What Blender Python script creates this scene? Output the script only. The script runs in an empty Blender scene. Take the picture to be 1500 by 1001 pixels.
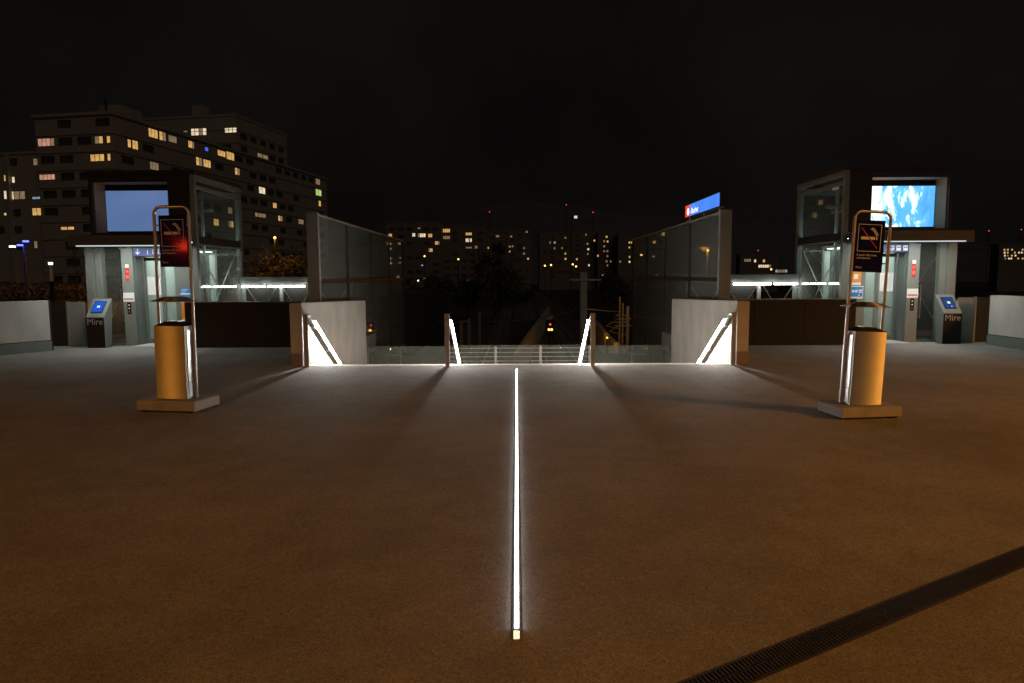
import bpy, bmesh, math, random
from mathutils import Vector, Matrix
random.seed(7)
SC = bpy.context.scene
COL = SC.collection
R_ = math.radians

# ------------------------------------------------------------------ camera
CAMH = 1.6
cam_rot = Matrix.Rotation(R_(0.428), 3, 'Z') @ Matrix.Rotation(R_(90 - 5.51), 3, 'X') @ Matrix.Rotation(R_(-0.3), 3, 'Z')
cd = bpy.data.cameras.new('camera'); cd.lens = 24; cd.sensor_width = 36; cd.clip_end = 6000; cd.clip_start = 0.05
camo = bpy.data.objects.new('camera', cd); COL.objects.link(camo)
camo.matrix_world = Matrix.Translation((0, 0, CAMH)) @ cam_rot.to_4x4()
SC.camera = camo

# ------------------------------------------------------------------ night sky and city glow
W = bpy.data.worlds.new('World'); SC.world = W; W.use_nodes = True
bg = W.node_tree.nodes['Background']; bg.inputs[0].default_value = (0.0041, 0.0034, 0.0031, 1); bg.inputs[1].default_value = 1.0
_wt = W.node_tree; _tc = _wt.nodes.new('ShaderNodeTexCoord'); _nz = _wt.nodes.new('ShaderNodeTexNoise'); _nz.inputs['Scale'].default_value = 2.2; _nz.inputs['Detail'].default_value = 5
_mr = _wt.nodes.new('ShaderNodeMapRange'); _mr.inputs[1].default_value = .3; _mr.inputs[2].default_value = .7; _mr.inputs[3].default_value = .6; _mr.inputs[4].default_value = 1.45
_wt.links.new(_tc.outputs['Generated'], _nz.inputs['Vector']); _wt.links.new(_nz.outputs['Fac'], _mr.inputs[0]); _wt.links.new(_mr.outputs[0], bg.inputs[1])
sd = bpy.data.lights.new('city_glow', 'SUN'); sd.energy = 0.105; sd.angle = R_(50); sd.color = (1.0, 0.78, 0.58)
so = bpy.data.objects.new('city_glow', sd); COL.objects.link(so)
so.rotation_euler = Vector((-0.45, 0.75, -0.45)).to_track_quat('-Z', 'Y').to_euler()
SC.view_settings.view_transform = 'Standard'; SC.view_settings.look = 'None'
SC.view_settings.exposure = 0; SC.view_settings.gamma = 1
SC.cycles.use_denoising = True
SC.cycles.max_bounces = 7; SC.cycles.transparent_max_bounces = 24
SC.cycles.caustics_reflective = False; SC.cycles.caustics_refractive = False
SC.cycles.sample_clamp_indirect = 4.0
try: SC.cycles.use_light_tree = True
except Exception: pass

# ------------------------------------------------------------------ pixel -> world
def ray(px, py):
    return cam_rot @ Vector(((px - 750) / 1000.0, -(py - 500.5) / 1000.0, -1))
def atY(px, py, Y):
    d = ray(px, py); return Vector((0, 0, CAMH)) + d * (Y / d.y)

# ------------------------------------------------------------------ helpers
def tag(o, label=None, cat=None, group=None, kind=None):
    if label: o['label'] = label
    if cat: o['category'] = cat
    if group: o['group'] = group
    if kind: o['kind'] = kind
    return o
def empty(name, loc=(0, 0, 0), rz=0.0):
    o = bpy.data.objects.new(name, None); COL.objects.link(o); o.location = loc; o.rotation_euler = (0, 0, rz)
    o.empty_display_size = 0.2
    return o
def link(name, me, m, parent=None):
    o = bpy.data.objects.new(name, me); COL.objects.link(o)
    if m and not me.materials: me.materials.append(m)
    if parent: o.parent = parent
    return o
class MB:
    def __init__(s): s.v = []; s.f = []
    def add(s, vs, fs):
        b = len(s.v); s.v += [tuple(v) for v in vs]; s.f += [tuple(i + b for i in f) for f in fs]; return s
    def box(s, x0, x1, y0, y1, z0, z1):
        x0, x1 = min(x0, x1), max(x0, x1); y0, y1 = min(y0, y1), max(y0, y1); z0, z1 = min(z0, z1), max(z0, z1)
        return s.add([(x0, y0, z0), (x1, y0, z0), (x1, y1, z0), (x0, y1, z0), (x0, y0, z1), (x1, y0, z1), (x1, y1, z1), (x0, y1, z1)],
                     [(0, 3, 2, 1), (4, 5, 6, 7), (0, 1, 5, 4), (1, 2, 6, 5), (2, 3, 7, 6), (3, 0, 4, 7)])
    def prism(s, pts, axis, a, b):
        n = len(pts)
        def mk(p, t):
            if axis == 'z': return (p[0], p[1], t)
            if axis == 'y': return (p[0], t, p[1])
            return (t, p[0], p[1])
        return s.add([mk(p, a) for p in pts] + [mk(p, b) for p in pts],
                     [tuple(range(n - 1, -1, -1)), tuple(range(n, 2 * n))] + [(i, (i + 1) % n, n + (i + 1) % n, n + i) for i in range(n)])
    def tube(s, path, r, seg=10, cap=True):
        path = [Vector(p) for p in path]; rr = r if isinstance(r, (list, tuple)) else [r] * len(path)
        rings = []; up = None
        for i, p in enumerate(path):
            a = path[max(i - 1, 0)]; b = path[min(i + 1, len(path) - 1)]
            t = (b - a).normalized()
            if up is None:
                up = Vector((0, 0, 1)) if abs(t.z) < 0.9 else Vector((0, 1, 0))
            x = t.cross(up).normalized(); up = x.cross(t).normalized()
            rings.append([p + (x * math.cos(k * 2 * math.pi / seg) + up * math.sin(k * 2 * math.pi / seg)) * rr[i] for k in range(seg)])
        vs = [v for rg in rings for v in rg]; fs = []
        for i in range(len(path) - 1):
            for k in range(seg):
                fs.append((i * seg + k, i * seg + (k + 1) % seg, (i + 1) * seg + (k + 1) % seg, (i + 1) * seg + k))
        if cap:
            fs.append(tuple(range(seg - 1, -1, -1))); fs.append(tuple((len(path) - 1) * seg + k for k in range(seg)))
        return s.add(vs, fs)
    def bar(s, a, b, w, h):
        a = Vector(a); b = Vector(b); t = (b - a).normalized()
        u = Vector((0, 0, 1)) if abs(t.z) < 0.95 else Vector((0, 1, 0))
        x = t.cross(u).normalized() * w / 2; y = x.cross(t).normalized() * h / 2
        return s.add([a - x - y, a + x - y, a + x + y, a - x + y, b - x - y, b + x - y, b + x + y, b - x + y],
                     [(0, 3, 2, 1), (4, 5, 6, 7), (0, 1, 5, 4), (1, 2, 6, 5), (2, 3, 7, 6), (3, 0, 4, 7)])
    def mesh(s, name, m=None, bevel=0.0, smooth=False):
        me = bpy.data.meshes.new(name); me.from_pydata(s.v, [], s.f); me.validate()
        bm = bmesh.new(); bm.from_mesh(me); bmesh.ops.recalc_face_normals(bm, faces=bm.faces)
        if bevel: bmesh.ops.bevel(bm, geom=list(bm.edges), offset=bevel, segments=2, affect='EDGES', profile=0.6)
        bm.to_mesh(me); bm.free()
        if smooth:
            for p in me.polygons: p.use_smooth = True
            try: me.set_sharp_from_angle(angle=R_(40))
            except Exception: pass
        if m: me.materials.append(m)
        return me
    def build(s, name, m, parent=None, bevel=0.0, smooth=False):
        return link(name, s.mesh(name, m, bevel, smooth), None, parent)
def text(name, body, size, m, parent, loc, rot, align='LEFT', ext=0.001, sx=1.0, shear=0.0):
    cu = bpy.data.curves.new(name, 'FONT'); cu.body = body; cu.size = size; cu.align_x = align; cu.extrude = ext; cu.shear = shear
    cu.resolution_u = 3
    t = bpy.data.objects.new(name, cu); COL.objects.link(t)
    dg = bpy.context.evaluated_depsgraph_get()
    me = bpy.data.meshes.new_from_object(t.evaluated_get(dg)); bpy.data.objects.remove(t)
    me.materials.clear(); o = link(name, me, m, parent); o.location = loc; o.rotation_euler = rot; o.scale = (sx, 1, 1)
    return o

# ------------------------------------------------------------------ materials
def nt(name):
    m = bpy.data.materials.new(name); m.use_nodes = True; t = m.node_tree
    return m, t, t.nodes['Principled BSDF']
def mat(name, col, rough=0.6, metal=0.0, var=0.15, scale=6.0, bump=0.0, bscale=40.0, spec=0.5):
    m, t, b = nt(name); N = t.nodes; L = t.links
    tc = N.new('ShaderNodeTexCoord'); nz = N.new('ShaderNodeTexNoise'); nz.inputs['Scale'].default_value = scale; nz.inputs['Detail'].default_value = 6
    L.new(tc.outputs['Object'], nz.inputs['Vector'])
    cr = N.new('ShaderNodeValToRGB')
    cr.color_ramp.elements[0].position = 0.3; cr.color_ramp.elements[1].position = 0.72
    cr.color_ramp.elements[0].color = tuple(c * (1 - var) for c in col) + (1,); cr.color_ramp.elements[1].color = tuple(min(1, c * (1 + var)) for c in col) + (1,)
    L.new(nz.outputs['Fac'], cr.inputs['Fac']); L.new(cr.outputs['Color'], b.inputs['Base Color'])
    mr = N.new('ShaderNodeMapRange'); mr.inputs[3].default_value = max(0.03, rough - 0.12 * var * 5); mr.inputs[4].default_value = min(1, rough + 0.12 * var * 5)
    L.new(nz.outputs['Fac'], mr.inputs[0]); L.new(mr.outputs[0], b.inputs['Roughness'])
    b.inputs['Metallic'].default_value = metal; b.inputs['Specular IOR Level'].default_value = spec
    if bump:
        n2 = N.new('ShaderNodeTexNoise'); n2.inputs['Scale'].default_value = bscale; n2.inputs['Detail'].default_value = 8
        L.new(tc.outputs['Object'], n2.inputs['Vector'])
        bp = N.new('ShaderNodeBump'); bp.inputs['Strength'].default_value = bump; bp.inputs['Distance'].default_value = 0.01
        L.new(n2.outputs['Fac'], bp.inputs['Height']); L.new(bp.outputs['Normal'], b.inputs['Normal'])
    return m
def emit(name, col, strength, var=0.0, scale=3.0, sample=True):
    m = bpy.data.materials.new(name); m.use_nodes = True; t = m.node_tree; N = t.nodes; L = t.links
    N.remove(N['Principled BSDF']); e = N.new('ShaderNodeEmission'); e.inputs[0].default_value = tuple(col) + (1,); e.inputs[1].default_value = strength
    L.new(e.outputs[0], N['Material Output'].inputs[0])
    if var:
        tc = N.new('ShaderNodeTexCoord'); nz = N.new('ShaderNodeTexNoise'); nz.inputs['Scale'].default_value = scale
        L.new(tc.outputs['Object'], nz.inputs['Vector'])
        mr = N.new('ShaderNodeMapRange'); mr.inputs[1].default_value = .3; mr.inputs[2].default_value = .7
        mr.inputs[3].default_value = strength * (1 - var); mr.inputs[4].default_value = strength * (1 + var)
        L.new(nz.outputs['Fac'], mr.inputs[0]); L.new(mr.outputs[0], e.inputs[1])
    if not sample: m.cycles.emission_sampling = 'NONE'
    return m
def floor_mat():
    m, t, b = nt('aggregate_floor'); N = t.nodes; L = t.links
    tc = N.new('ShaderNodeTexCoord')
    def noise(s, d=4):
        n = N.new('ShaderNodeTexNoise'); n.inputs['Scale'].default_value = s; n.inputs['Detail'].default_value = d; L.new(tc.outputs['Object'], n.inputs['Vector']); return n
    vo = N.new('ShaderNodeTexVoronoi'); vo.inputs['Scale'].default_value = 150; L.new(tc.outputs['Object'], vo.inputs['Vector'])
    sep = N.new('ShaderNodeSeparateColor'); L.new(vo.outputs['Color'], sep.inputs[0])
    cr = N.new('ShaderNodeValToRGB'); e = cr.color_ramp.elements
    e[0].position = 0.0; e[0].color = (0.13, 0.126, 0.12, 1); e[1].position = 1.0; e[1].color = (0.36, 0.345, 0.32, 1)
    for p, c in ((0.1, .15), (0.2, .205), (0.6, .23), (0.88, .25), (0.96, .30)):
        q = e.new(p); q.color = (c * 1.02, c * .985, c * .93, 1)
    L.new(sep.outputs[0], cr.inputs[0])
    n1 = noise(0.55, 5); n2 = noise(3.2, 6); n3 = noise(22, 5)
    def mul(a, fac, lo, hi):
        mr = N.new('ShaderNodeMapRange'); mr.inputs[1].default_value = .3; mr.inputs[2].default_value = .7; mr.inputs[3].default_value = lo; mr.inputs[4].default_value = hi
        L.new(fac, mr.inputs[0]); mx = N.new('ShaderNodeMix'); mx.data_type = 'RGBA'; mx.blend_type = 'MULTIPLY'; mx.inputs[0].default_value = 1
        L.new(a, mx.inputs[6]); L.new(mr.outputs[0], mx.inputs[7]); return mx.outputs[2]
    c = mul(cr.outputs['Color'], n1.outputs['Fac'], .80, 1.14); c = mul(c, n2.outputs['Fac'], .88, 1.1); c = mul(c, n3.outputs['Fac'], .9, 1.08)
    vg = N.new('ShaderNodeTexVoronoi'); vg.inputs['Scale'].default_value = 1.1; L.new(tc.outputs['Object'], vg.inputs['Vector'])
    mg = N.new('ShaderNodeMapRange'); mg.inputs[1].default_value = .018; mg.inputs[2].default_value = .03; mg.inputs[3].default_value = .55; mg.inputs[4].default_value = 1.0; L.new(vg.outputs['Distance'], mg.inputs[0])
    mx2 = N.new('ShaderNodeMix'); mx2.data_type = 'RGBA'; mx2.blend_type = 'MULTIPLY'; mx2.inputs[0].default_value = 1; L.new(c, mx2.inputs[6]); L.new(mg.outputs[0], mx2.inputs[7]); c = mx2.outputs[2]
    L.new(c, b.inputs['Base Color'])
    rr = N.new('ShaderNodeMapRange'); rr.inputs[3].default_value = .72; rr.inputs[4].default_value = .95; b.inputs['Specular IOR Level'].default_value = .22; L.new(n2.outputs['Fac'], rr.inputs[0]); L.new(rr.outputs[0], b.inputs['Roughness'])
    bp = N.new('ShaderNodeBump'); bp.inputs['Strength'].default_value = .35; bp.inputs['Distance'].default_value = .004
    L.new(vo.outputs['Distance'], bp.inputs['Height']); L.new(bp.outputs['Normal'], b.inputs['Normal'])
    return m
def glass_mat(name, tint, milky, rough=0.02, ior=1.5):
    m = bpy.data.materials.new(name); m.use_nodes = True; t = m.node_tree; N = t.nodes; L = t.links
    N.remove(N['Principled BSDF'])
    tr = N.new('ShaderNodeBsdfTransparent'); tr.inputs[0].default_value = tuple(tint) + (1,)
    gl = N.new('ShaderNodeBsdfGlossy'); gl.inputs['Roughness'].default_value = rough; gl.inputs['Color'].default_value = (.95, 1, .98, 1)
    df = N.new('ShaderNodeBsdfDiffuse'); df.inputs['Color'].default_value = (.5, .52, .48, 1)
    lw = N.new('ShaderNodeLayerWeight'); lw.inputs[0].default_value = .5
    pw = N.new('ShaderNodeMath'); pw.operation = 'POWER'; pw.inputs[1].default_value = 5; L.new(lw.outputs['Facing'], pw.inputs[0])
    f0 = ((ior - 1) / (ior + 1)) ** 2
    fr = N.new('ShaderNodeMath'); fr.operation = 'MULTIPLY_ADD'; fr.inputs[1].default_value = 1 - f0; fr.inputs[2].default_value = f0; L.new(pw.outputs[0], fr.inputs[0])
    tc = N.new('ShaderNodeTexCoord'); nz = N.new('ShaderNodeTexNoise'); nz.inputs['Scale'].default_value = 1.7; nz.inputs['Detail'].default_value = 5
    L.new(tc.outputs['Object'], nz.inputs['Vector'])
    mr = N.new('ShaderNodeMapRange'); mr.inputs[3].default_value = milky * .5; mr.inputs[4].default_value = milky * 1.5; L.new(nz.outputs['Fac'], mr.inputs[0])
    m1 = N.new('ShaderNodeMixShader'); L.new(mr.outputs[0], m1.inputs[0]); L.new(tr.outputs[0], m1.inputs[1]); L.new(df.outputs[0], m1.inputs[2])
    m2 = N.new('ShaderNodeMixShader'); L.new(fr.outputs[0], m2.inputs[0]); L.new(m1.outputs[0], m2.inputs[1]); L.new(gl.outputs[0], m2.inputs[2])
    L.new(m2.outputs[0], N['Material Output'].inputs[0])
    return m
def brushed_mat():
    m, t, b = nt('brushed_steel'); N = t.nodes; L = t.links
    tc = N.new('ShaderNodeTexCoord'); mp = N.new('ShaderNodeMapping'); mp.inputs['Scale'].default_value = (1, 1, 90)
    L.new(tc.outputs['Object'], mp.inputs[0]); nz = N.new('ShaderNodeTexNoise'); nz.inputs['Scale'].default_value = 4; nz.inputs['Detail'].default_value = 8
    L.new(mp.outputs[0], nz.inputs['Vector'])
    mr = N.new('ShaderNodeMapRange'); mr.inputs[3].default_value = .42; mr.inputs[4].default_value = .50; L.new(nz.outputs['Fac'], mr.inputs[0]); L.new(mr.outputs[0], b.inputs['Roughness'])
    n2 = N.new('ShaderNodeTexNoise'); n2.inputs['Scale'].default_value = 5; L.new(tc.outputs['Object'], n2.inputs['Vector'])
    cr = N.new('ShaderNodeValToRGB'); cr.color_ramp.elements[0].color = (.31, .30, .285, 1); cr.color_ramp.elements[1].color = (.43, .42, .40, 1)
    L.new(n2.outputs['Fac'], cr.inputs[0]); L.new(cr.outputs[0], b.inputs['Base Color'])
    b.inputs['Metallic'].default_value = 1.0; b.inputs['Anisotropic'].default_value = 1.0; b.inputs['Anisotropic Rotation'].default_value = .25
    tg = N.new('ShaderNodeTangent'); tg.direction_type = 'RADIAL'; tg.axis = 'Z'; L.new(tg.outputs[0], b.inputs['Tangent'])
    return m
def cloud_screen_mat():
    m = bpy.data.materials.new('cloud_picture_screen'); m.use_nodes = True; t = m.node_tree; N = t.nodes; L = t.links
    N.remove(N['Principled BSDF']); e = N.new('ShaderNodeEmission'); L.new(e.outputs[0], N['Material Output'].inputs[0]); e.inputs[1].default_value = 1.7
    tc = N.new('ShaderNodeTexCoord'); mp = N.new('ShaderNodeMapping'); mp.inputs['Scale'].default_value = (1.5, 1, .8); mp.inputs['Rotation'].default_value = (0, R_(25), 0)
    mp.inputs['Location'].default_value = (.35, 0, .2)
    L.new(tc.outputs['Object'], mp.inputs[0]); nz = N.new('ShaderNodeTexNoise'); nz.inputs['Scale'].default_value = 1.9; nz.inputs['Detail'].default_value = 10; nz.inputs['Roughness'].default_value = .68
    nz.inputs['Distortion'].default_value = .6
    L.new(mp.outputs[0], nz.inputs['Vector'])
    sx = N.new('ShaderNodeSeparateXYZ'); L.new(tc.outputs['Object'], sx.inputs[0])
    mr = N.new('ShaderNodeMapRange'); mr.inputs[1].default_value = -.85; mr.inputs[2].default_value = .85; mr.inputs[3].default_value = .14; mr.inputs[4].default_value = -.16; L.new(sx.outputs[0], mr.inputs[0])
    ad = N.new('ShaderNodeMath'); L.new(nz.outputs['Fac'], ad.inputs[0]); L.new(mr.outputs[0], ad.inputs[1])
    cr = N.new('ShaderNodeValToRGB'); el = cr.color_ramp.elements
    el[0].position = .3; el[0].color = (.06, .27, .66, 1); el[1].position = .55; el[1].color = (.9, .97, 1, 1)
    q = el.new(.485); q.color = (.10, .38, .80, 1); q = el.new(.51); q.color = (.35, .68, .98, 1)
    L.new(ad.outputs[0], cr.inputs[0]); L.new(cr.outputs[0], e.inputs[0])
    return m

M = {}
M['floor'] = floor_mat()
M['conc'] = mat('fair_faced_concrete', (.47, .445, .40), .75, 0, .14, 3.2, .3, 60)
_t = M['conc'].node_tree; _mp = _t.nodes.new('ShaderNodeMapping'); _mp.inputs['Scale'].default_value = (.7, .7, .42)
_n = [n for n in _t.nodes if n.type == 'TEX_NOISE' and n.inputs['Scale'].default_value < 4][0]
_c = [n for n in _t.nodes if n.type == 'TEX_COORD'][0]; _t.links.new(_c.outputs['Object'], _mp.inputs[0]); _t.links.new(_mp.outputs[0], _n.inputs['Vector'])
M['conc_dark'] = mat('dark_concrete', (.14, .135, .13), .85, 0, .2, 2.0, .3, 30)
M['nosing'] = mat('pale_stone_edge', (.48, .46, .42), .6, 0, .1, 5, .1, 80)
M['steel'] = mat('green_grey_painted_steel', (.17, .19, .175), .42, 0, .06, 3)
M['steel_d'] = mat('dark_painted_steel', (.017, .0175, .0165), .5, 0, .12, 3, spec=.25)
M['bronze'] = mat('dark_bronze_cladding', (.021, .020, .019), .5, 0, .14, 2.5, spec=.3)
M['fascia'] = mat('grey_fascia', (.085, .082, .078), .55, 0, .1, 2.5, spec=.3)
M['lining'] = mat('sodium_lit_lining', (.42, .23, .10), .6, 0, .1, 3, spec=.15)  # bronze recess coloured orange to carry the sodium light falling on it
M['black'] = mat('black_panel', (.009, .009, .009), .45, 0, .2, 3, spec=.2)
M['cabin'] = mat('pale_cabin_panel', (.42, .46, .43), .4, 0, .06, 3)
M['rail'] = mat('satin_stainless', (.55, .54, .52), .32, 1.0, .08, 8)
M['brushed'] = brushed_mat()
M['lens_tube'] = emit('rail_light_tube', (1, .95, .875), 540, 0)
M['floor_led'] = emit('floor_light_strip', (.97, .98, 1), 19, 0)
M['tube_lamp'] = emit('fluorescent_tube', (1, .97, .9), 38, 0)
M['canopy_led'] = emit('canopy_light_panel', (.94, 1, .95), 52, 0)
M['edge_led'] = emit('dull_edge_diffuser', (.88, 1, .96), .72, 0)
M['cabin_led'] = emit('cabin_ceiling_light', (.92, 1, .97), 7, 0)
M['glass_screen'] = glass_mat('dusty_screen_glass', (.89, .91, .89), .16, ior=1.38)
M['glass_lift'] = glass_mat('lift_glass', (.93, .96, .945), .035, ior=1.25)
M['glass_lobby'] = glass_mat('smudged_lobby_glass', (.88, .93, .91), .12, ior=1.25)
M['glass_guard'] = glass_mat('guard_glass', (.80, .87, .83), .17, ior=1.4)
M['print_white'] = mat('white_print', (.75, .74, .72), .6, 0, .02)
M['sign_blue'] = mat('navy_sign_enamel', (.010, .012, .068), .075, 0, .06, spec=.3)
M['head_blue'] = mat('blue_header_plate', (.035, .06, .24), .4, 0, .05)
M['red_print'] = mat('red_print', (.45, .03, .03), .5, 0, .05)
M['paper_blue'] = mat('blue_poster_print', (.02, .24, .62), .5, 0, .05)
M['paper_orange'] = mat('orange_poster_print', (.75, .27, .04), .5, 0, .05)
M['paper_white'] = mat('white_paper', (.8, .8, .78), .6, 0, .03)
def glow_screen(name, col, st):
    m, t, b = nt(name); b.inputs['Base Color'].default_value = (.01, .01, .01, 1); b.inputs['Roughness'].default_value = .12
    b.inputs['Emission Color'].default_value = col + (1,); b.inputs['Emission Strength'].default_value = st
    nz = t.nodes.new('ShaderNodeTexNoise'); nz.inputs['Scale'].default_value = .8; mr = t.nodes.new('ShaderNodeMapRange'); mr.inputs[3].default_value = st * .65; mr.inputs[4].default_value = st * 1.35
    t.links.new(nz.outputs['Fac'], mr.inputs[0]); t.links.new(mr.outputs[0], b.inputs['Emission Strength'])
    return m
M['screen_l'] = glow_screen('standby_screen_glow', (.24, .42, .88), .40)
M['screen_r'] = cloud_screen_mat()
M['kiosk_scr'] = emit('tablet_blue', (.02, .11, .62), .9, 0)
M['kiosk_scr_r'] = emit('tablet_dim_blue', (.03, .07, .28), .8, 0)
M['kiosk_logo'] = emit('tablet_logo', (.7, .95, 1), 1.2, 0)
M['kiosk_logo_g'] = emit('tablet_logo_green', (.55, .95, .25), 1.2, 0)
M['red_lamp'] = emit('red_indicator', (1, .12, .08), 2.0, 0)
M['red_far'] = emit('red_beacon', (1, .07, .05), 2.0, 0, sample=False)
M['amber'] = emit('amber_lens', (1, .42, .08), 4.0, 0, sample=False)
M['sodium'] = emit('sodium_lens', (1, .55, .14), 30, 0)
M['sodium_far'] = emit('sodium_far_lens', (1, .6, .13), 3.0, 0, sample=False)
M['white_far'] = emit('white_far_lens', (.85, .92, 1), 4.0, 0, sample=False)
M['blue_lamp'] = emit('blue_lamp_lens', (.06, .08, 1), 6, 0)
M['sbb_red'] = emit('backlit_red', (.95, .07, .02), 1.0, 0)
M['sbb_blue'] = emit('backlit_blue', (.08, .27, 1.0), 1.0, .2, 1.2)
M['sbb_white'] = emit('backlit_white', (1, 1, 1), 1.4, 0)
M['wall_far'] = mat('tower_render', (.37, .335, .30), .85, 0, .08, .25)
M['wall_mid'] = mat('far_block_render', (.20, .165, .14), .85, 0, .1, .15)
M['win_dark'] = mat('dark_window_glass', (.075, .07, .065), .25, 0, .5, .25)
M['win_frame'] = mat('window_frame', (.12, .11, .10), .6, 0, .1)
LIT = [emit('lit_window_%s' % n, c, s, .3, 1.3, sample=False) for n, c, s in (
    ('amber', (1, .56, .18), .62), ('pink', (1, .48, .33), .5), ('white', (1, .80, .55), .8),
    ('dim', (.9, .62, .34), .22), ('blue', (.10, .16, 1), .8), ('green', (.75, .95, .25), .6), ('cool', (.55, .75, 1), .4))]
M['earth'] = mat('ground_earth', (.05, .047, .04), .95, 0, .3, .3, .4, 3)
M['ballast'] = mat('track_ballast', (.11, .095, .08), .95, 0, .4, 12, .8, 25)
M['grass'] = mat('dry_bank', (.10, .085, .045), .95, 0, .35, 1.2, .8, 12)
M['asphalt'] = mat('asphalt', (.05, .05, .05), .9, 0, .2, 4, .3, 60)
M['bark'] = mat('bark', (.09, .07, .055), .9, 0, .3, 8, .5, 40)
M['leaf'] = mat('leaf_green', (.055, .07, .028), .7, 0, .4, 1.5)
M['leaf_dry'] = mat('leaf_dry', (.12, .105, .075), .8, 0, .4, 1.5)
M['galv'] = mat('galvanised_steel', (.32, .32, .31), .5, .6, .12, 4)
M['bin_paint'] = mat('grey_base_paint', (.26, .25, .235), .7, 0, .15, 6, .15, 60)

CXS = 0.05       # axis of the stairs

# ------------------------------------------------------------------ ground, terrain
g = MB(); S = 3000
g.add([(-S, -S, -7.2), (S, -S, -7.2), (S, S, -7.2), (-S, S, -7.2)], [(0, 1, 2, 3)])
tag(g.build('ground', M['earth']), kind='structure')
hm = MB(); nx, ny = 60, 14
for j in range(ny):
    for i in range(nx):
        x = -1500 + 3000 * i / (nx - 1); y = 700 + 1000 * j / (ny - 1)
        k = j / (ny - 1)
        z = -8 + 190 * math.sin(k * math.pi * .5) * (0.62 + .3 * math.sin(i * .21 + 1.0) + .12 * math.sin(i * .6 + j * .4))
        hm.v.append((x, y, z))
for j in range(ny - 1):
    for i in range(nx - 1): a = j * nx + i; hm.f.append((a, a + 1, a + nx + 1, a + nx))
M['wood'] = mat('wooded_hill', (.15, .15, .17), .95, 0, .15, .02)
tag(hm.build('hill', M['wood'], smooth=True), kind='structure')
# deck of the plaza, one slab with the stairwell left open
PL, PR = -3.84, 3.92
def deck():
    m = MB(); z1, z0 = 0.0, -0.5
    m.box(-34, 34, -34, 12.11, z0, z1)
    return m
tag(deck().build('plaza_floor', M['floor']), kind='structure')
for nm, x0, x1 in (('plaza_floor_left', -34, -4.02), ('plaza_floor_right', 4.10, 34)):
    tag(MB().box(x0, x1, 12.11, 19.3, -.5, 0).build(nm, M['floor']), kind='structure')
# pale edge stone and slot drain at the head of the stairs
tag(MB().box(PL, PR, 12.16, 12.34, -.17, .004).build('stair_edge_stone', M['nosing'], bevel=.004), kind='structure')
sl = empty('slot_drain', (CXS, 12.135, 0)); tag(sl, 'thin slotted steel drain running along the top edge of the stairs', 'drain')
MB().box(PL - CXS, PR - CXS, -.022, .022, -.06, -.012).build('channel', M['black'], sl)
sb = MB(); n = 150
for i in range(n):
    x = PL - CXS + (i + .5) * (PR - PL) / n
    sb.box(x - .009, x + .009, -.021, .021, -.012, .003)
tag(sb.build('grating_bars', M['nosing'], sl), kind='stuff')

# ------------------------------------------------------------------ stairs
st = empty('staircase', (CXS, 12.34, 0)); tag(st, 'concrete staircase going down from the plaza between two pale walls', 'stairs')
RIS, TRD, NST = .17, .29, 8
for i in range(1, NST):
    y0 = (i - 1) * TRD
    MB().box(PL - CXS + .003, PR - CXS - .003, y0, y0 + TRD, -RIS * i - .17, -RIS * i).build('step', M['conc'], st, bevel=.006)
LZ = -RIS * NST
tag(MB().box(PL, PR, 12.345 + TRD * (NST - 1), 17.9, LZ - .25, LZ).build('stair_landing', M['conc']), kind='structure')
for sx, nm, lab in ((-1, 'parapet_wall', 'pale concrete stair wall on the left with a glowing handrail'), (1, 'parapet_wall', 'pale concrete stair wall on the right with a glowing handrail')):
    x0, x1 = (PL - .18, PL) if sx < 0 else (PR, PR + .18)
    w = empty(nm, ((x0 + x1) / 2, 12.1, 0)); tag(w, lab, 'wall', 'walls beside the stairs')
    cx = (x0 + x1) / 2
    MB().prism([(.022, -2.2), (5.2, -2.2), (5.2, .995), (.022, 1.135)], 'x', x0 - cx, x1 - cx).build('wall', M['conc'], w, bevel=.006)
    MB().prism([(.02, 1.137), (5.2, .997), (5.2, 1.015), (.02, 1.155)], 'x', x0 - cx - .004, x1 - cx + .004).build('coping', M['steel_d'], w)
    MB().box(x0 - cx - .02, x1 - cx + .012, .0, .02, .006, 1.13).build('end_plate', M['conc'], w)
    MB().box(x0 - cx - .03, x1 - cx - .02, -.012, -.001, .0, .23).build('kick_plate', M['rail'], w) if False else MB().box(x0 - cx - .016, x1 - cx + .006, -.014, -.001, .004, .24).build('kick_plate', mat('kick_plate', (.24, .2, .18), .5, .3, .1), w, bevel=.003)

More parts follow.
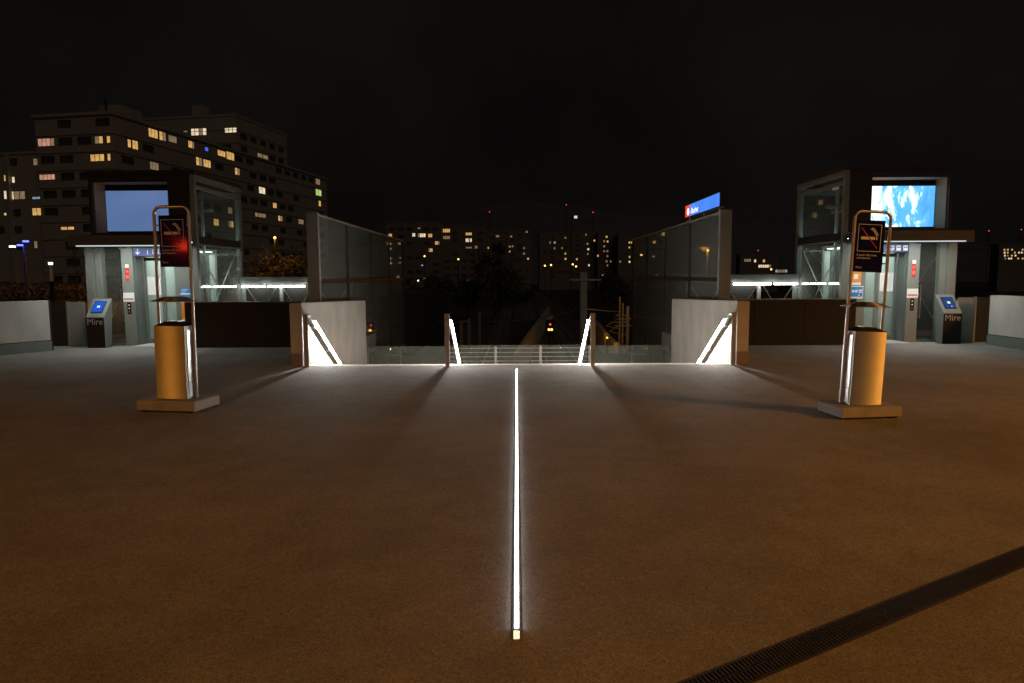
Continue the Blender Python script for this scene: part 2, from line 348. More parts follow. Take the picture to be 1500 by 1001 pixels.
def handrail(x, side, lab, wall):
    """post, steel tube sloping down the stairs and a light tube on the given side"""
    o = empty('handrail', (x, 12.05, 0)); tag(o, lab, 'handrail', 'lit handrails down the stairs')
    MB().box(-.04, .04, -.02, .02, .0, .935).build('post', M['rail'], o, bevel=.004)
    MB().box(-.075, .075, -.06, .06, .003, .012).build('base_plate', M['rail'], o)
    sl_ = RIS / TRD
    L0, L1 = .25, .25 + 2.35
    top = .905
    pts = [(0, 0.03, top), (0, .22, top)] + [(0, .22 + t, top - sl_ * t) for t in (.06, .8, 1.6, 2.4)] + [(0, .22 + 2.7, top - sl_ * 2.4)]
    MB().tube(pts, .021, 12).build('rail_tube', M['rail'], o, smooth=True)
    ex = side * .036
    b0, b1 = .2, 2.45
    nseg = 3
    for k in range(nseg):
        a = b0 + (b1 - b0) * k / nseg + .02; b = b0 + (b1 - b0) * (k + 1) / nseg - .02
        dz = .006
        MB().tube([(ex, .22 + a, top - sl_ * a - dz), (ex, .22 + b, top - sl_ * b - dz)], .0085, 10).build('light_tube', M['lens_tube'], o, smooth=True)
        # opaque upper shell of the light profile
        c = MB(); P = []
        for (yy, zz) in ((.22 + a - .01, top - sl_ * (a - .01)), (.22 + b + .01, top - sl_ * (b + .01))):
            P += [(ex - .017, yy, zz + .009), (ex + .017, yy, zz + .009), (ex + .013, yy, zz + .019), (ex - .013, yy, zz + .019)]
        c.add(P, [(0, 1, 2, 3), (7, 6, 5, 4), (0, 4, 5, 1), (1, 5, 6, 2), (2, 6, 7, 3), (3, 7, 4, 0)]).build('light_housing', M['rail'], o)
    for k in range(3):
        t = .35 + k * .9
        zz = top - sl_ * t
        if wall: MB().tube([(0, .22 + t, zz - .01), (0, .22 + t, zz - .06), (-side * .075, .22 + t, zz - .06)], .008, 8).build('bracket', M['rail'], o, smooth=True)
        elif k == 2: MB().tube([(0, .22 + t, zz - .01), (0, .22 + t, zz - .95)], .017, 10).build('baluster', M['rail'], o, smooth=True)
    return o
handrail(PL + .09, 1, 'lit handrail fixed to the left stair wall, leftmost of the four', True)
handrail(-1.24, 1, 'lit handrail left of the floor light line at the stair head', False)
handrail(1.34, -1, 'lit handrail right of the floor light line at the stair head', False)
handrail(PR - .09, -1, 'lit handrail fixed to the right stair wall, rightmost of the four', True)

# guard beyond the landing: glass, cables, glass
GY = 17.3; GT = -.18
for x0, x1, lab, splits in ((PL + .02, -1.80, 'low green glass guard beyond the stairs, left of the cable railing', (-2.98,)), (1.88, PR - .02, 'low green glass guard beyond the stairs, right of the cable railing', (2.93,))):
    gd = empty('glass_guard', ((x0 + x1) / 2, GY, LZ)); tag(gd, lab, 'guard', 'glass guards beyond the stairs')
    cx = (x0 + x1) / 2; xs = [x0] + list(splits) + [x1]
    for a, b in zip(xs[:-1], xs[1:]):
        MB().box(a - cx + .03, b - cx - .03, -.008, .008, .06, GT - LZ).build('pane', M['glass_guard'], gd)
    for a in xs:
        MB().box(a - cx - .018, a - cx + .018, -.03, .03, 0, GT - LZ - .01).build('post', M['steel'], gd)
    MB().box(x0 - cx, x1 - cx, -.02, .02, 0.001, .05).build('base_rail', M['steel'], gd)
    # pale upstand wall that shows through the glass
cg = empty('cable_railing', (CXS, GY + .35, LZ)); tag(cg, 'steel cable railing with pale posts straight beyond the stairs', 'railing')
M['pale'] = mat('pale_paint_and_mast_glow', (.55, .54, .5), .5, 0, .06)
posts = [-1.86, -.60, .55, 1.80]
for a in posts:
    MB().box(a - .03, a + .03, -.32, -.28, 0, GT - LZ - .01).build('post', M['pale'], cg, bevel=.004)
for k in range(8):
    z = GT - LZ - .06 - k * .11
    MB().tube([(posts[0], -.335, z), (posts[-1], -.335, z)], .0075, 6).build('cable', M['pale'], cg)
    for a in posts: MB().tube([(a - .03, -.345, z), (a + .05, -.345, z)], .02, 8).build('cable_clamp', M['pale'], cg)
MB().box(-1.82, 1.80, -.20, -.184, .06, GT - LZ + .004).build('pane', M['glass_guard'], cg)
# lower concrete void walls seen through the guards
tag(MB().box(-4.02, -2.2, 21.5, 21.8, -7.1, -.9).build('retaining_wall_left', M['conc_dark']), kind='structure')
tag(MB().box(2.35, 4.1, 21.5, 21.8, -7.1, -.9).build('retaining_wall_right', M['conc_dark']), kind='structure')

# ------------------------------------------------------------------ tall glass screens beside the stairs
for sx, X in ((-1, -4.14), (1, 4.22)):
    o = empty('glass_screen', (X, 14, -6)); tag(o, 'tall glass screen wall receding along the %s side of the stairs%s' % (('left', '') if sx < 0 else ('right', ', under the blue sign')), 'glass screen', 'tall glass screens beside the stairs')
    MB().box(-.12, .12, -.06, .06, 0, 8.9).build('post', M['steel'], o, bevel=.006)
    ys = [0, 2.75, 5.5, 8.25, 11.0]
    for a, b in zip(ys[:-1], ys[1:]):
        MB().box(-.008, .008, a + .075, b - .012, .1, 7.44).build('pane', M['glass_screen'], o)
        MB().box(-.008, .008, a + .075, b - .012, 7.56, 8.82).build('pane', M['glass_screen'], o)
        MB().box(-.035, .035, b - .02, b + .02, 0, 8.82).build('mullion', M['steel_d'], o)
    MB().box(-.04, .04, .062, 11.0, 7.46, 7.54).build('transom', M['steel_d'], o)
    MB().box(-.05, .05, .062, 11.05, 8.84, 8.89).build('cap_rail', M['steel'], o)

# station sign on the right screen
sg = empty('station_sign', (4.22, 15.6, 2.92)); tag(sg, 'backlit blue and red station name sign on top of the right glass screen', 'sign')
MB().box(-.08, .08, -1.46, 1.40, .06, .36).build('sign_box', M['steel_d'], sg, bevel=.004)
def sgq(name, y0, y1, z0, z1, m, x=-.084):
    return MB().box(x, x + .003, y0, y1, z0, z1).build(name, m, sg)
sgq('red_field', .96, 1.38, .075, .345, M['sbb_red'])
sgq('blue_field', -.24, .955, .075, .345, M['sbb_blue'])
sgq('blue_field', -1.44, -.25, .075, .345, M['sbb_blue'])
sgr = (R_(90), 0, R_(-90))
em = MB(); em.prism([(.13 * .8 * math.cos(a * math.pi / 8), .085 * math.sin(a * math.pi / 8)) for a in range(16)], 'x', -.0875, -.0855)
eo = em.build('emblem', M['sbb_white'], sg); eo.location = (0, 1.10, .19)
text('lettering', '- Bachet', .19, M['sbb_white'], sg, (-.0865, .94, .12), sgr, sx=1.2)
for y in (-1.2, 0, 1.2): MB().box(-.02, .02, y - .03, y + .03, -.03, .06).build('bracket', M['galv'], sg)

# ------------------------------------------------------------------ lift towers
def lift(sx):
    side = 'left' if sx < 0 else 'right'
    o = empty('lift_tower', (CXS + sx * 8.825, 17.35, 0))
    tag(o, 'glazed steel lift tower with %s' % ('a plain pale blue screen, on the left' if sx < 0 else 'a bright cloud picture screen, on the right'), 'lift tower', 'lift towers at either side of the plaza')
    def B(u0, u1, v0, v1, z0, z1, m=None):
        m = m or MB(); return m.box(sx * (u0 - 1.325), sx * (u1 - 1.325), v0 - 1.35, v1 - 1.35, z0, z1)
    def P(u, v, z): return (sx * (u - 1.325), v - 1.35, z)
    W_, D_ = 2.65, 2.7
    # posts
    B(0, .11, 0, .11, 0, 3.86).build('corner_post', M['steel'], o, bevel=.005)
    B(0, .13, D_ - .13, D_, 0, 3.86).build('corner_post', M['steel'], o, bevel=.005)
    B(W_ - .13, W_, D_ - .13, D_, 0, 2.55).build('corner_post', M['steel'], o, bevel=.005)
    B(2.45, W_, 0, .13, 0, 2.55).build('corner_post', M['steel'], o, bevel=.005)
    B(2.29, 2.447, .045, .2, 0, 2.35).build('side_panel', M['steel'], o, bevel=.005)
    # roof and beams
    B(-.03, 2.49, -.03, D_ + .03, 3.97, 4.06).build('roof', M['bronze'], o, bevel=.004)
    B(-.012, .1, .0, D_ + .012, 3.862, 3.968).build('roof_beam', M['steel'], o)
    B(.005, .06, .115, D_ - .135, 3.66, 3.74).build('roof_beam', M['steel'], o)
    B(.004, .1, .115, D_ - .135, 2.36, 2.56).build('mid_beam', M['steel_d'], o)
    B(-.004, .002, .115, D_ - .135, 2.34, 2.38).build('mid_beam', M['steel'], o)
    B(.13, W_ - .135, D_ - .11, D_ - .01, 2.36, 2.56).build('mid_beam', M['steel_d'], o)
    B(.13, 2.45, D_ - .11, D_ - .01, 3.7, 3.86).build('roof_beam', M['steel'], o)
    B(W_ - .1, W_ - .004, .13, D_ - .135, 2.36, 2.56).build('mid_beam', M['steel_d'], o)
    # side glazing
    B(.03, .042, .115, D_ - .135, .06, 2.335).build('glass_pane', M['glass_lobby'], o)
    B(.03, .042, .115, D_ - .135, 2.57, 3.65).build('glass_pane', M['glass_lift'], o)
    B(W_ - .042, W_ - .03, .135, D_ - .135, .06, 2.335).build('glass_pane', M['glass_lift'], o)
    B(2.45 - .042, 2.45 - .03, .062, D_ - .135, 2.57, 3.96).build('glass_pane', M['glass_lift'], o)
    B(.135, W_ - .135, D_ - .06, D_ - .048, .06, 2.335).build('glass_pane', M['glass_lift'], o)
    B(.135, 2.44, D_ - .06, D_ - .048, 2.57, 3.69).build('glass_pane', M['glass_lift'], o)
    # crossed rods behind the side glass, lower field
    for a, b in ((P(.09, .2, .2), P(.09, D_ - .2, 2.3)), (P(.09, .2, 2.3), P(.09, D_ - .2, .2))):
        MB().tube([a, b], .012, 8).build('brace_rod', M['rail'], o, smooth=True)
    for a, b in ((P(.2, D_ - .16, .2), P(W_ - .2, D_ - .16, 2.3)), (P(.2, D_ - .16, 2.3), P(W_ - .2, D_ - .16, .2))):
        MB().tube([a, b], .012, 8).build('brace_rod', M['rail'], o, smooth=True)
    for a, b in ((P(2.5, .2, .2), P(2.5, D_ - .2, 2.3)), (P(2.5, .2, 2.3), P(2.5, D_ - .2, .2))):
        MB().tube([a, b], .012, 8).build('brace_rod', M['rail'], o, smooth=True)
    # hoist gear in the head of the shaft
    B(.9, 1.7, 1.2, 1.6, 2.75, 3.1).build('hoist_motor', M['steel_d'], o, bevel=.02)
    B(.25, 2.4, 1.5, 1.56, 3.25, 3.32).build('hoist_beam', M['galv'], o)
    B(.42, .48, 1.3, 1.36, .02, 3.7).build('guide_rail', M['galv'], o)
    # head box front with the screen recess
    zb, zt = 2.555, 3.965
    B(.112, .62, -.005, .06, zb, zt).build('front_cladding', M['bronze'], o)
    B(2.385, 2.46, -.005, .06, zb, zt).build('front_cladding', M['bronze'], o)
    B(.62, 2.385, -.005, .06, 3.80, zt).build('front_cladding', M['bronze'], o)
    B(.62, 2.385, -.005, .06, zb, 2.64).build('front_cladding', M['bronze'], o)
    rc = empty  # recess lining
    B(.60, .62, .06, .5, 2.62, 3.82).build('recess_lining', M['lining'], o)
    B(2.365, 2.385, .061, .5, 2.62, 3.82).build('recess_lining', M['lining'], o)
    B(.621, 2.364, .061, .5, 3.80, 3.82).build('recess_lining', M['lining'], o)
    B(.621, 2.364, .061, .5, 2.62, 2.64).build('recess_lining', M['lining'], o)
    B(.6, 2.40, .505, .56, 2.6, 3.83).build('screen_back', M['black'], o)
    scr = B(-.81, .81, -.012, .012, -.49, .49) if False else MB().box(-.81, .81, -.012, .012, -.475, .475)
    so_ = scr.build('display_screen', M['screen_l'] if sx < 0 else M['screen_r'], o); so_.location = P(1.535, .48, 3.185)
    # canopy with light panel
    B(.12, 2.50, -.80, -.007, 2.31, 2.54).build('canopy', M['fascia'], o, bevel=.006)
    lp = B(.42, 2.28, -.77, -.63, 2.300, 2.309).build('light_panel', M['canopy_led'], o)
    B(2.30, W_, .0, D_ - .14, 2.565, 2.60).build('lobby_roof', M['bronze'], o) if False else B(2.462, W_, -.004, D_, 2.562, 2.60).build('lobby_roof', M['bronze'], o)
    B(.12, 2.50, -.80, -.785, 2.290, 2.3095).build('canopy_lip', M['fascia'], o)
    B(.38, 2.32, -.803, -.8005, 2.292, 2.316).build('light_edge', M['edge_led'], o)
    # front, lower field
    B(1.53, 1.80, 0, .10, 0, 2.305).build('control_column', M['steel'], o, bevel=.004)
    B(1.515, 1.535, .101, .46, 0, 2.30).build('door_reveal', M['steel'], o)
    B(.112, .56, 0, .10, 0, 2.305).build('door_column', M['steel'], o, bevel=.004)
    B(.555, .575, .101, .46, 0, 2.30).build('door_reveal', M['steel'], o)
    B(.576, 1.514, .10, .46, 2.09, 2.30).build('door_head', M['steel'], o)
    B(1.815, 2.285, .07, .082, .05, 2.33).build('glass_pane', M['glass_lift'], o)
    B(1.80, 2.30, .05, .1, .005, .05).build('glass_sill', M['steel'], o)
    B(1.80, 1.815, .03, .10, .05, 2.3).build('glass_frame', M['steel_d'], o)
    MB().tube([P(1.85, .0, .55), P(1.85, .0, 1.35)], .016, 10).build('grab_bar', M['rail'], o, smooth=True)
    for z in (.6, 1.3): MB().tube([P(1.85, 0, z), P(1.82, .05, z)], .008, 8).build('bar_bracket', M['rail'], o)
    # door leaves
    for a, b in ((.60, 1.04), (1.05, 1.49)):
        d = B(a, a + .045, .40, .44, .02, 2.08); B(b - .045, b, .40, .44, .02, 2.08, d); B(a + .045, b - .045, .40, .44, .02, .11, d); B(a + .045, b - .045, .40, .44, 2.0, 2.08, d)
        dl = d.build('door_leaf', M['steel'], o)
        B(a + .045, b - .045, .415, .425, .11, 2.0).build('pane', M['glass_lobby'], dl)
        B(a + .06, b - .06, .409, .413, 1.18, 1.62).build('notice', M['paper_white'], dl) if a > 1 else None
    B(.58, 1.51, -.30, .46, .003, .010).build('threshold', M['nosing'], o)
    # cabin inside
    cb = B(.5, 1.62, .62, 2.2, .02, .06); B(.5, 1.62, .62, 2.2, 2.26, 2.32, cb)
    for u in (.5, 1.57):
        for v in (.62, 2.15): B(u, u + .05, v, v + .05, .06, 2.26, cb)
    cbo = cb.build('cabin', M['steel'], o)
    B(.56, 1.56, .75, 2.05, 2.246, 2.258).build('cabin_light', M['cabin_led'], cbo)
    B(.56, 1.56, 2.17, 2.18, .1, 2.2).build('cabin_back', M['cabin'], cbo); B(1.585, 1.595, .68, 2.14, .1, 2.2).build('cabin_side', M['cabin'], cbo); B(.512, .52, 1.2, 1.75, .1, 2.2).build('cabin_side', M['cabin'], cbo)
    MB().tube([P(.62, 2.1, .92), P(1.5, 2.1, .92)], .018, 10).build('cabin_rail', M['rail'], cbo)
    B(.115, .25, .25, 2.45, 2.42, 2.432).build('shaft_light', M['cabin_led'], o)
    # header plate and pictograms (never mirrored)
    hz = 2.18
    B(.58, 1.512, -.002, .012, 2.10, 2.29).build('header_sign', M['head_blue'], o)
    xl = min(sx * (.58 - 1.325), sx * (1.512 - 1.325)); yv = -1.35 - .0035
    ar = MB(); ar.box(xl + .105, xl + .125, yv, yv + .001, 2.15, 2.27); ar.prism([(xl + .06, 2.19), (xl + .08, 2.20), (xl + .115, 2.155), (xl + .15, 2.20), (xl + .17, 2.19), (xl + .115, 2.125)], 'y', yv - .001, yv)
    ar.build('arrow_pictogram', M['print_white'], o)
    text('platform_number', '1', .15, M['print_white'], o, (xl + .31, yv, 2.135), (R_(90), 0, 0))
    for q, xo in enumerate((.46, .66, .82)):
        tr = MB(); x = xl + xo
        if q == 0:
            tr.box(x, x + .15, yv, yv + .001, 2.15, 2.25); tr.box(x + .02, x + .13, yv - .001, yv, 2.125, 2.14)
        else:
            tr.box(x, x + .1, yv, yv + .001, 2.13, 2.25)
        to = tr.build('train_pictogram' if q == 0 else 'lift_pictogram', M['print_white'], o)
        for w in range(3 if q == 0 else 2):
            MB().box(x + .015 + w * .045, x + .045 + w * .045, yv - .002, yv - .0005, 2.19, 2.225).build('pictogram_window', M['head_blue'], to)
    # control column: indicator, card, buttons
    cxm = sx * (1.665 - 1.325)
    def FB(name, x0, x1, z0, z1, m, dy=.006):
        return MB().box(cxm + x0, cxm + x1, -1.35 - dy, -1.3505, z0, z1).build(name, m, o)
    FB('indicator_plate', -.045, .045, 1.52, 1.92, M['red_print'])
    FB('indicator_lamp', -.03, .03, 1.58, 1.66, M['red_lamp'], .010)
    FB('indicator_lamp', -.025, .025, 1.72, 1.77, M['red_lamp'], .010)
    FB('floor_display', -.04, .04, 1.83, 1.91, M['paper_white'], .010)
    cd_ = FB('notice_card', -.13, .13, 1.04, 1.25, M['paper_white'])
    for k in range(7): FB('print_line', -.11 + k * .032, -.11 + k * .032 + .022, 1.075, 1.12, M['red_print'], .008)
    FB('button_panel', -.045, .045, .74, 1.02, M['black'])
    for k, (z, mm) in enumerate(((.80, M['red_print']), (.88, M['print_white']), (.96, M['print_white']))):
        MB().tube([(cxm, -1.363, z), (cxm, -1.355, z)], .018, 12).build('call_button', mm, o)
    # posters on the inner column
    pxm = sx * (.336 - 1.325)
    def PB(name, x0, x1, z0, z1, m, dy=.004):
        return MB().box(pxm + x0, pxm + x1, -1.35 - dy, -1.3502, z0, z1).build(name, m, o)
    if sx < 0:
        PB('blue_poster', -.11, .13, 1.06, 1.36, M['paper_blue']); PB('poster_band', -.11, .13, 1.20, 1.235, M['paper_white'], .006)
        for k in range(3): PB('poster_line', -.09, .02 + .03 * k, 1.255 + k * .03, 1.265 + k * .03, M['paper_white'], .006)
        PB('orange_poster', -.10, .12, .62, 1.0, M['paper_orange']); PB('poster_edge', -.10, .12, 1.0, 1.05, M['paper_white']); PB('poster_edge', -.10, .12, .57, .62, M['paper_white'])
        PB('poster_square', -.02, .06, .78, .86, M['paper_white'], .006)
    else:
        PB('orange_poster', -.12, .12, 1.40, 1.80, M['paper_orange']); PB('poster_edge', -.12, .12, 1.34, 1.40, M['paper_white'])
        PB('poster_square', -.05, .05, 1.48, 1.59, M['paper_white'], .006)
        for k in range(2): PB('poster_line', -.06, .06, 1.65 + k * .04, 1.67 + k * .04, M['paper_white'], .006)
        PB('poster_backing', -.18, .18, 1.02, 1.32, M['paper_white'])
        PB('blue_poster', -.165, .165, 1.07, 1.30, M['paper_blue'], .006)
        for k in range(3): PB('poster_square', -.15 + k * .07, -.095 + k * .07, 1.17, 1.23, M['paper_white'], .008)
        for k in range(2): PB('poster_line', .07, .155, 1.16 + k * .045, 1.19 + k * .045, M['paper_white'], .008)
        PB('poster_square', .07, .10, 1.09, 1.12, M['paper_white'], .008)
    return o
lift(-1); lift(1)

# dark guard walls between the lifts and the stairs
for sx in (-1, 1):
    x0, x1 = sx * 4.13 + CXS, sx * 7.53 + CXS
    y = 15.30; cx = (x0 + x1) / 2
    o = empty('guard_wall', (cx, y, 0)); tag(o, 'dark metal guard wall between the %s lift and the stairs' % ('left' if sx < 0 else 'right'), 'wall', 'dark guard walls')
    w = abs(x1 - x0) / 2
    for k in range(3):
        a = -w + k * 2 * w / 3; b = a + 2 * w / 3
        MB().box(a + .003, b - .003, 0, .06, .012, 1.03).build('panel', M['steel_d'], o, bevel=.004)
    MB().box(-w, w, -.01, .09, 1.033, 1.055).build('coping', M['steel'], o, bevel=.003)
    if 1:
        xi = -sx * w
        MB().box(xi - .0, xi - sx * .16, .0, .06, .012, 1.03).build('end_panel', M['steel_d'], o)

# side walls closing the plaza and the small infill panels
def swall(p0, p1, lab):
    p0 = Vector(p0); p1 = Vector(p1); d = p1 - p0; L = d.length; a = math.atan2(d.y, d.x)
    o = empty('plaza_wall', (p0.x, p0.y, 0), a); tag(o, lab, 'wall', 'pale walls at the ends of the plaza')
    sgn = 1 if p0.x < 0 else -1      # inward side in local y
    n = 3
    for k in range(n):
        MB().box(k * L / n + .004, (k + 1) * L / n - .004, -.12, .12, .24, 1.11).build('panel', M['conc'], o, bevel=.008)
    MB().box(0, L, -.14, .14, 0, .225).build('plinth', M['steel'], o, bevel=.006)
    MB().box(.02, L - .02, -.10, .10, .2252, .2398).build('joint', M['black'], o)
    MB().box(-.035, -.004, -.125, .125, .004, 1.10).build('end_plate', M['steel_d'], o)
swall((-10.38, 14.98), (-13.6, 9.2), 'pale concrete wall at the left edge of the plaza, steel plinth')
swall((10.70, 15.36), (10.55, 8.4), 'pale concrete wall at the right edge of the plaza, steel plinth')
for sx in (-1, 1):
    x0, x1 = (sx * 10.2 + CXS, sx * 10.86 + CXS)
    o = empty('infill_panel', ((x0 + x1) / 2, 15.95, 0)); tag(o, 'grey-green infill panel between the %s lift and the pale wall' % ('left' if sx < 0 else 'right'), 'panel', 'infill panels')
    h = abs(x1 - x0) / 2
    MB().box(-sx * h, sx * (h - .30), -.02, .02, .01, 1.04).build('steel_panel', M['steel'], o, bevel=.003)
    MB().box(sx * (h - .296), sx * (h - .25), -.04, .04, .0, 1.06).build('post', M['steel'], o)
    MB().box(sx * (h - .245), sx * (h + .25), -.02, .02, .01, 1.04).build('dark_panel', M['steel_d'], o, bevel=.003)

# tablet kiosks
def kiosk(cx, sx):
    o = empty('info_kiosk', (cx, 15.5, 0)); tag(o, 'grey information kiosk with tilted tablet %s' % ('glowing blue, beside the left lift' if sx < 0 else 'with a green mark, beside the right lift'), 'kiosk', 'information kiosks')
    MB().prism([(0, 0), (.24, 0), (.36, 1.08), (.345, 1.12), (.02, .735), (0, .70)], 'x', -.21, .21).build('body', M['steel'], o, bevel=.006)
    MB().box(-.207, .207, -.008, -.001, .01, .695).build('front_panel', M['black'], o, bevel=.002)
    text('lettering', 'Mire', .20, mat('kiosk_letter', (.36, .35, .32), .5, 0, .03), o, (0, -.0095, .535), (R_(90), 0, 0), 'CENTER', sx=.98)
    ang = math.atan2(.385, .325)
    hd = MB().box(-.135, .135, -.165, .165, 0, .012).build('tablet', M['black'], o, bevel=.003)
    mid = Vector((0, .1825, .9275)); nrm = Vector((0, -.385, .325)).normalized()
    hd.location = mid + nrm * .003; hd.rotation_euler = (ang, 0, 0)
    MB().box(-.12, .12, -.15, .15, .0125, .0145).build('tablet_screen', M['kiosk_scr'] if sx < 0 else M['kiosk_scr_r'], hd)
    lg = MB()
    if sx < 0:
        lg.box(-.03, -.008, -.03, .03, .0148, .016); lg.box(.008, .03, -.03, .03, .0148, .016); lg.box(-.0079, .0079, -.008, .008, .0148, .016)
    else: lg.box(-.032, .032, -.03, .03, .0148, .016)
    lg.build('screen_logo', M['kiosk_logo'] if sx < 0 else M['kiosk_logo_g'], hd)
    if sx > 0: MB().box(.02, .04, -.12, -.1, .0148, .016).build('screen_mark', M['kiosk_logo'], hd)
kiosk(-9.64, -1); kiosk(9.86, 1)

# lit galleries between the lifts and the glass screens
for sx in (-1, 1):
    x0, x1 = sorted((sx * 4.5 + CXS, sx * 7.52 + CXS)); cx = (x0 + x1) / 2; h = (x1 - x0) / 2
    o = empty('gallery', (cx, 18.5, 0)); tag(o, 'low steel gallery with glowing tubes behind the %s dark guard wall' % ('left' if sx < 0 else 'right'), 'gallery', 'lit galleries')
    MB().box(-h, h, -.06, .14, 1.40, 1.60).build('fascia', M['steel'], o, bevel=.004)
    MB().box(-h, h, -.08, .16, .60, .66).build('lower_beam', M['galv'], o)
    for a, b in ((sx * 5.76 + CXS - cx, sx * 6.76 + CXS - cx), (sx * 6.84 + CXS - cx, sx * 7.46 + CXS - cx)):
        a, b = min(a, b), max(a, b)
        MB().tube([(a, -.10, 1.345), (b, -.10, 1.345)], .022, 10).build('tube_lamp', M['tube_lamp'], o, smooth=True)
        MB().box(a + .05, b - .05, -.115, -.085, 1.37, 1.398).build('lamp_holder', M['galv'], o)
    for x in (-h + .05, -h + 1.07, -h + 2.0, h - .06):
        MB().box(x - .04, x + .04, .03, .13, .66, 1.40).build('post', M['steel'], o)
    for k in range(3):
        a = -h + .1 + k * .97
        MB().bar((a, .02, 1.38), (a + .45, .02, .68), .018, .018).build('brace', M['rail'], o)
        MB().bar((a + .9, .0, 1.38), (a + .45, .0, .68), .018, .018).build('brace', M['rail'], o)
    MB().box(-h, h, .16, .18, .66, 1.40).build('back_panel', M['steel_d'], o) if sx < 0 else MB().box(-h, -h + 1.9, .16, .18, .66, 1.40).build('back_panel', M['steel_d'], o)
    MB().box(-h + .02, -h + .14, .0, .12, -.0, .6).build('leg', M['steel'], o); MB().box(h - .14, h - .02, .0, .12, -.0, .6).build('leg', M['steel'], o)

# ------------------------------------------------------------------ ash bin stands
def ashbin(loc, rz, lean, lab, sc=1.0):
    o = empty('ash_bin_stand', loc, rz); o.scale = (sc, sc, sc); tag(o, lab, 'ash bin', 'ash bin stands with no smoking signs')
    # base block on two skids
    bs = MB(); bs.prism([(-.39, .025), (.39, .025), (.39, .14), (.37, .15), (-.37, .15), (-.39, .14)], 'y', -.28, .24)
    bo = bs.build('base', M['bin_paint'], o, bevel=.006)
    for x in (-.30, .30): MB().box(x - .05, x + .05, -.25, .25, 0, .024).build('skid', M['black'], o)
    up = empty('stand_frame', (0, 0, 0)); bpy.data.objects.remove(up)
    def K(ob): ob.rotation_euler = (0, lean, 0); ob.location = (-math.sin(lean) * .15, 0, .0); return ob
    # bin body with bulging front
    pts = [(-.205, .075), (-.205, -.145)]
    for k in range(9):
        a = -1 + 2 * k / 8; pts.append((a * .2, -.150 - .006 * (1 - a * a)))
    pts += [(.205, -.145), (.205, .075)]
    bd = K(MB().prism(pts, 'z', .152, 1.05).build('bin_body', M['brushed'], o, smooth=True))
    sd_ = MB().box(.206, .214, -.11, .06, .36, 1.00).build('side_door', M['rail'], bd, bevel=.002)
    MB().box(.206, .214, -.11, .06, .17, .345).build('side_flap', M['rail'], bd, bevel=.002)
    MB().box(-.214, -.206, -.11, .06, .36, 1.00).build('side_door', M['rail'], bd, bevel=.002)
    MB().box(-.214, -.206, -.11, .06, .17, .345).build('side_flap', M['rail'], bd, bevel=.002)
    # sand tray lid
    rim = MB(); lo = [(-.20, -.155), (.20, -.155), (.20, .07), (-.20, .07)]; hi = [(-.10, -.08), (.10, -.08), (.10, .01), (-.10, .01)]
    rim.add([(x, y, 1.0505) for x, y in lo] + [(x, y, 1.10) for x, y in hi], [(3, 2, 1, 0), (4, 5, 6, 7)] + [(i, (i + 1) % 4, 4 + (i + 1) % 4, 4 + i) for i in range(4)])
    K(rim.build('ash_lid', M['steel_d'], o))
    for k in range(4):
        K(MB().box(-.075 + k * .045, -.055 + k * .045, -.075, .005, 1.1005, 1.108).build('grate_bar', M['rail'], o))
    # rain cap
    cap = MB(); oc = lambda r, ry: [(r * math.cos(math.pi / 8 + k * math.pi / 4), ry * math.sin(math.pi / 8 + k * math.pi / 4)) for k in range(8)]
    A = oc(.30, .26); Bq = oc(.14, .11)
    cap.add([(x, y, 1.345) for x, y in A] + [(x, y, 1.352) for x, y in A] + [(x, y, 1.405) for x, y in Bq],
            [tuple(range(7, -1, -1)), tuple(range(16, 24))] + [(i, (i + 1) % 8, 8 + (i + 1) % 8, 8 + i) for i in range(8)] + [(8 + i, 8 + (i + 1) % 8, 16 + (i + 1) % 8, 16 + i) for i in range(8)])
    K(cap.build('rain_cap', M['brushed'], o))
    # hoop
    hw, r, zt = .235, .085, 2.50
    path = [(-hw, -.0, .152), (-hw, -.0, 1.2), (-hw, -.0, zt - r)]
    for k in range(1, 7): a = math.pi - k * math.pi / 12; path.append((-hw + r + r * math.cos(a), -.0, zt - r + r * math.sin(a)))
    for k in range(0, 7): a = math.pi / 2 - k * math.pi / 12; path.append((hw - r + r * math.cos(a), -.0, zt - r + r * math.sin(a)))
    path += [(hw, -.0, 1.2), (hw, -.0, .152)]
    K(MB().tube(path, .019, 12).build('hoop', M['rail'], o, smooth=True))
    # sign plate
    sp = K(MB().box(-.195, .185, .02, .04, 1.77, 2.40).build('sign_plate', M['sign_blue'], o, bevel=.003))
    for z in (1.88, 2.28):
        MB().box(-.225, -.196, .022, .036, z - .008, z + .008).build('clip', M['rail'], sp); MB().box(.186, .225, .022, .036, z - .008, z + .008).build('clip', M['rail'], sp)
    f = MB(); x0, x1, z0, z1, t = -.165, .14, 2.02, 2.35, .006
    for a in ((x0, x1, z0, z0 + t), (x0, x1, z1 - t, z1), (x0, x0 + t, z0 + t, z1 - t), (x1 - t, x1, z0 + t, z1 - t)): f.box(a[0], a[1], .018, .0195, a[2], a[3])
    f.build('frame_line', M['print_white'], sp)
    c = MB(); c.box(-.125, .06, .018, .0195, 2.165, 2.20); c.box(.075, .092, .018, .0195, 2.165, 2.20)
    c.build('cigarette_pictogram', M['print_white'], sp)
    for off in (0, -.035):
        sm = MB(); pt = []
        for k in range(9):
            a = k / 8; pt.append((.0 + off * 1 + .06 * a + .03 * a * a + (0.03 if off else 0), .0186, 2.295 - .03 * a - .055 * (a ** 1.5) + (.02 * math.sin(a * 3.1)) - (.0 if off == 0 else .005)))
        if off == 0: pt = [(x + .012, y, z + .006) for x, y, z in pt]
        for p, q in zip(pt[:-1], pt[1:]): sm.bar(p, q, .0012, .011)
        sm.build('smoke_pictogram', M['print_white'], sp)
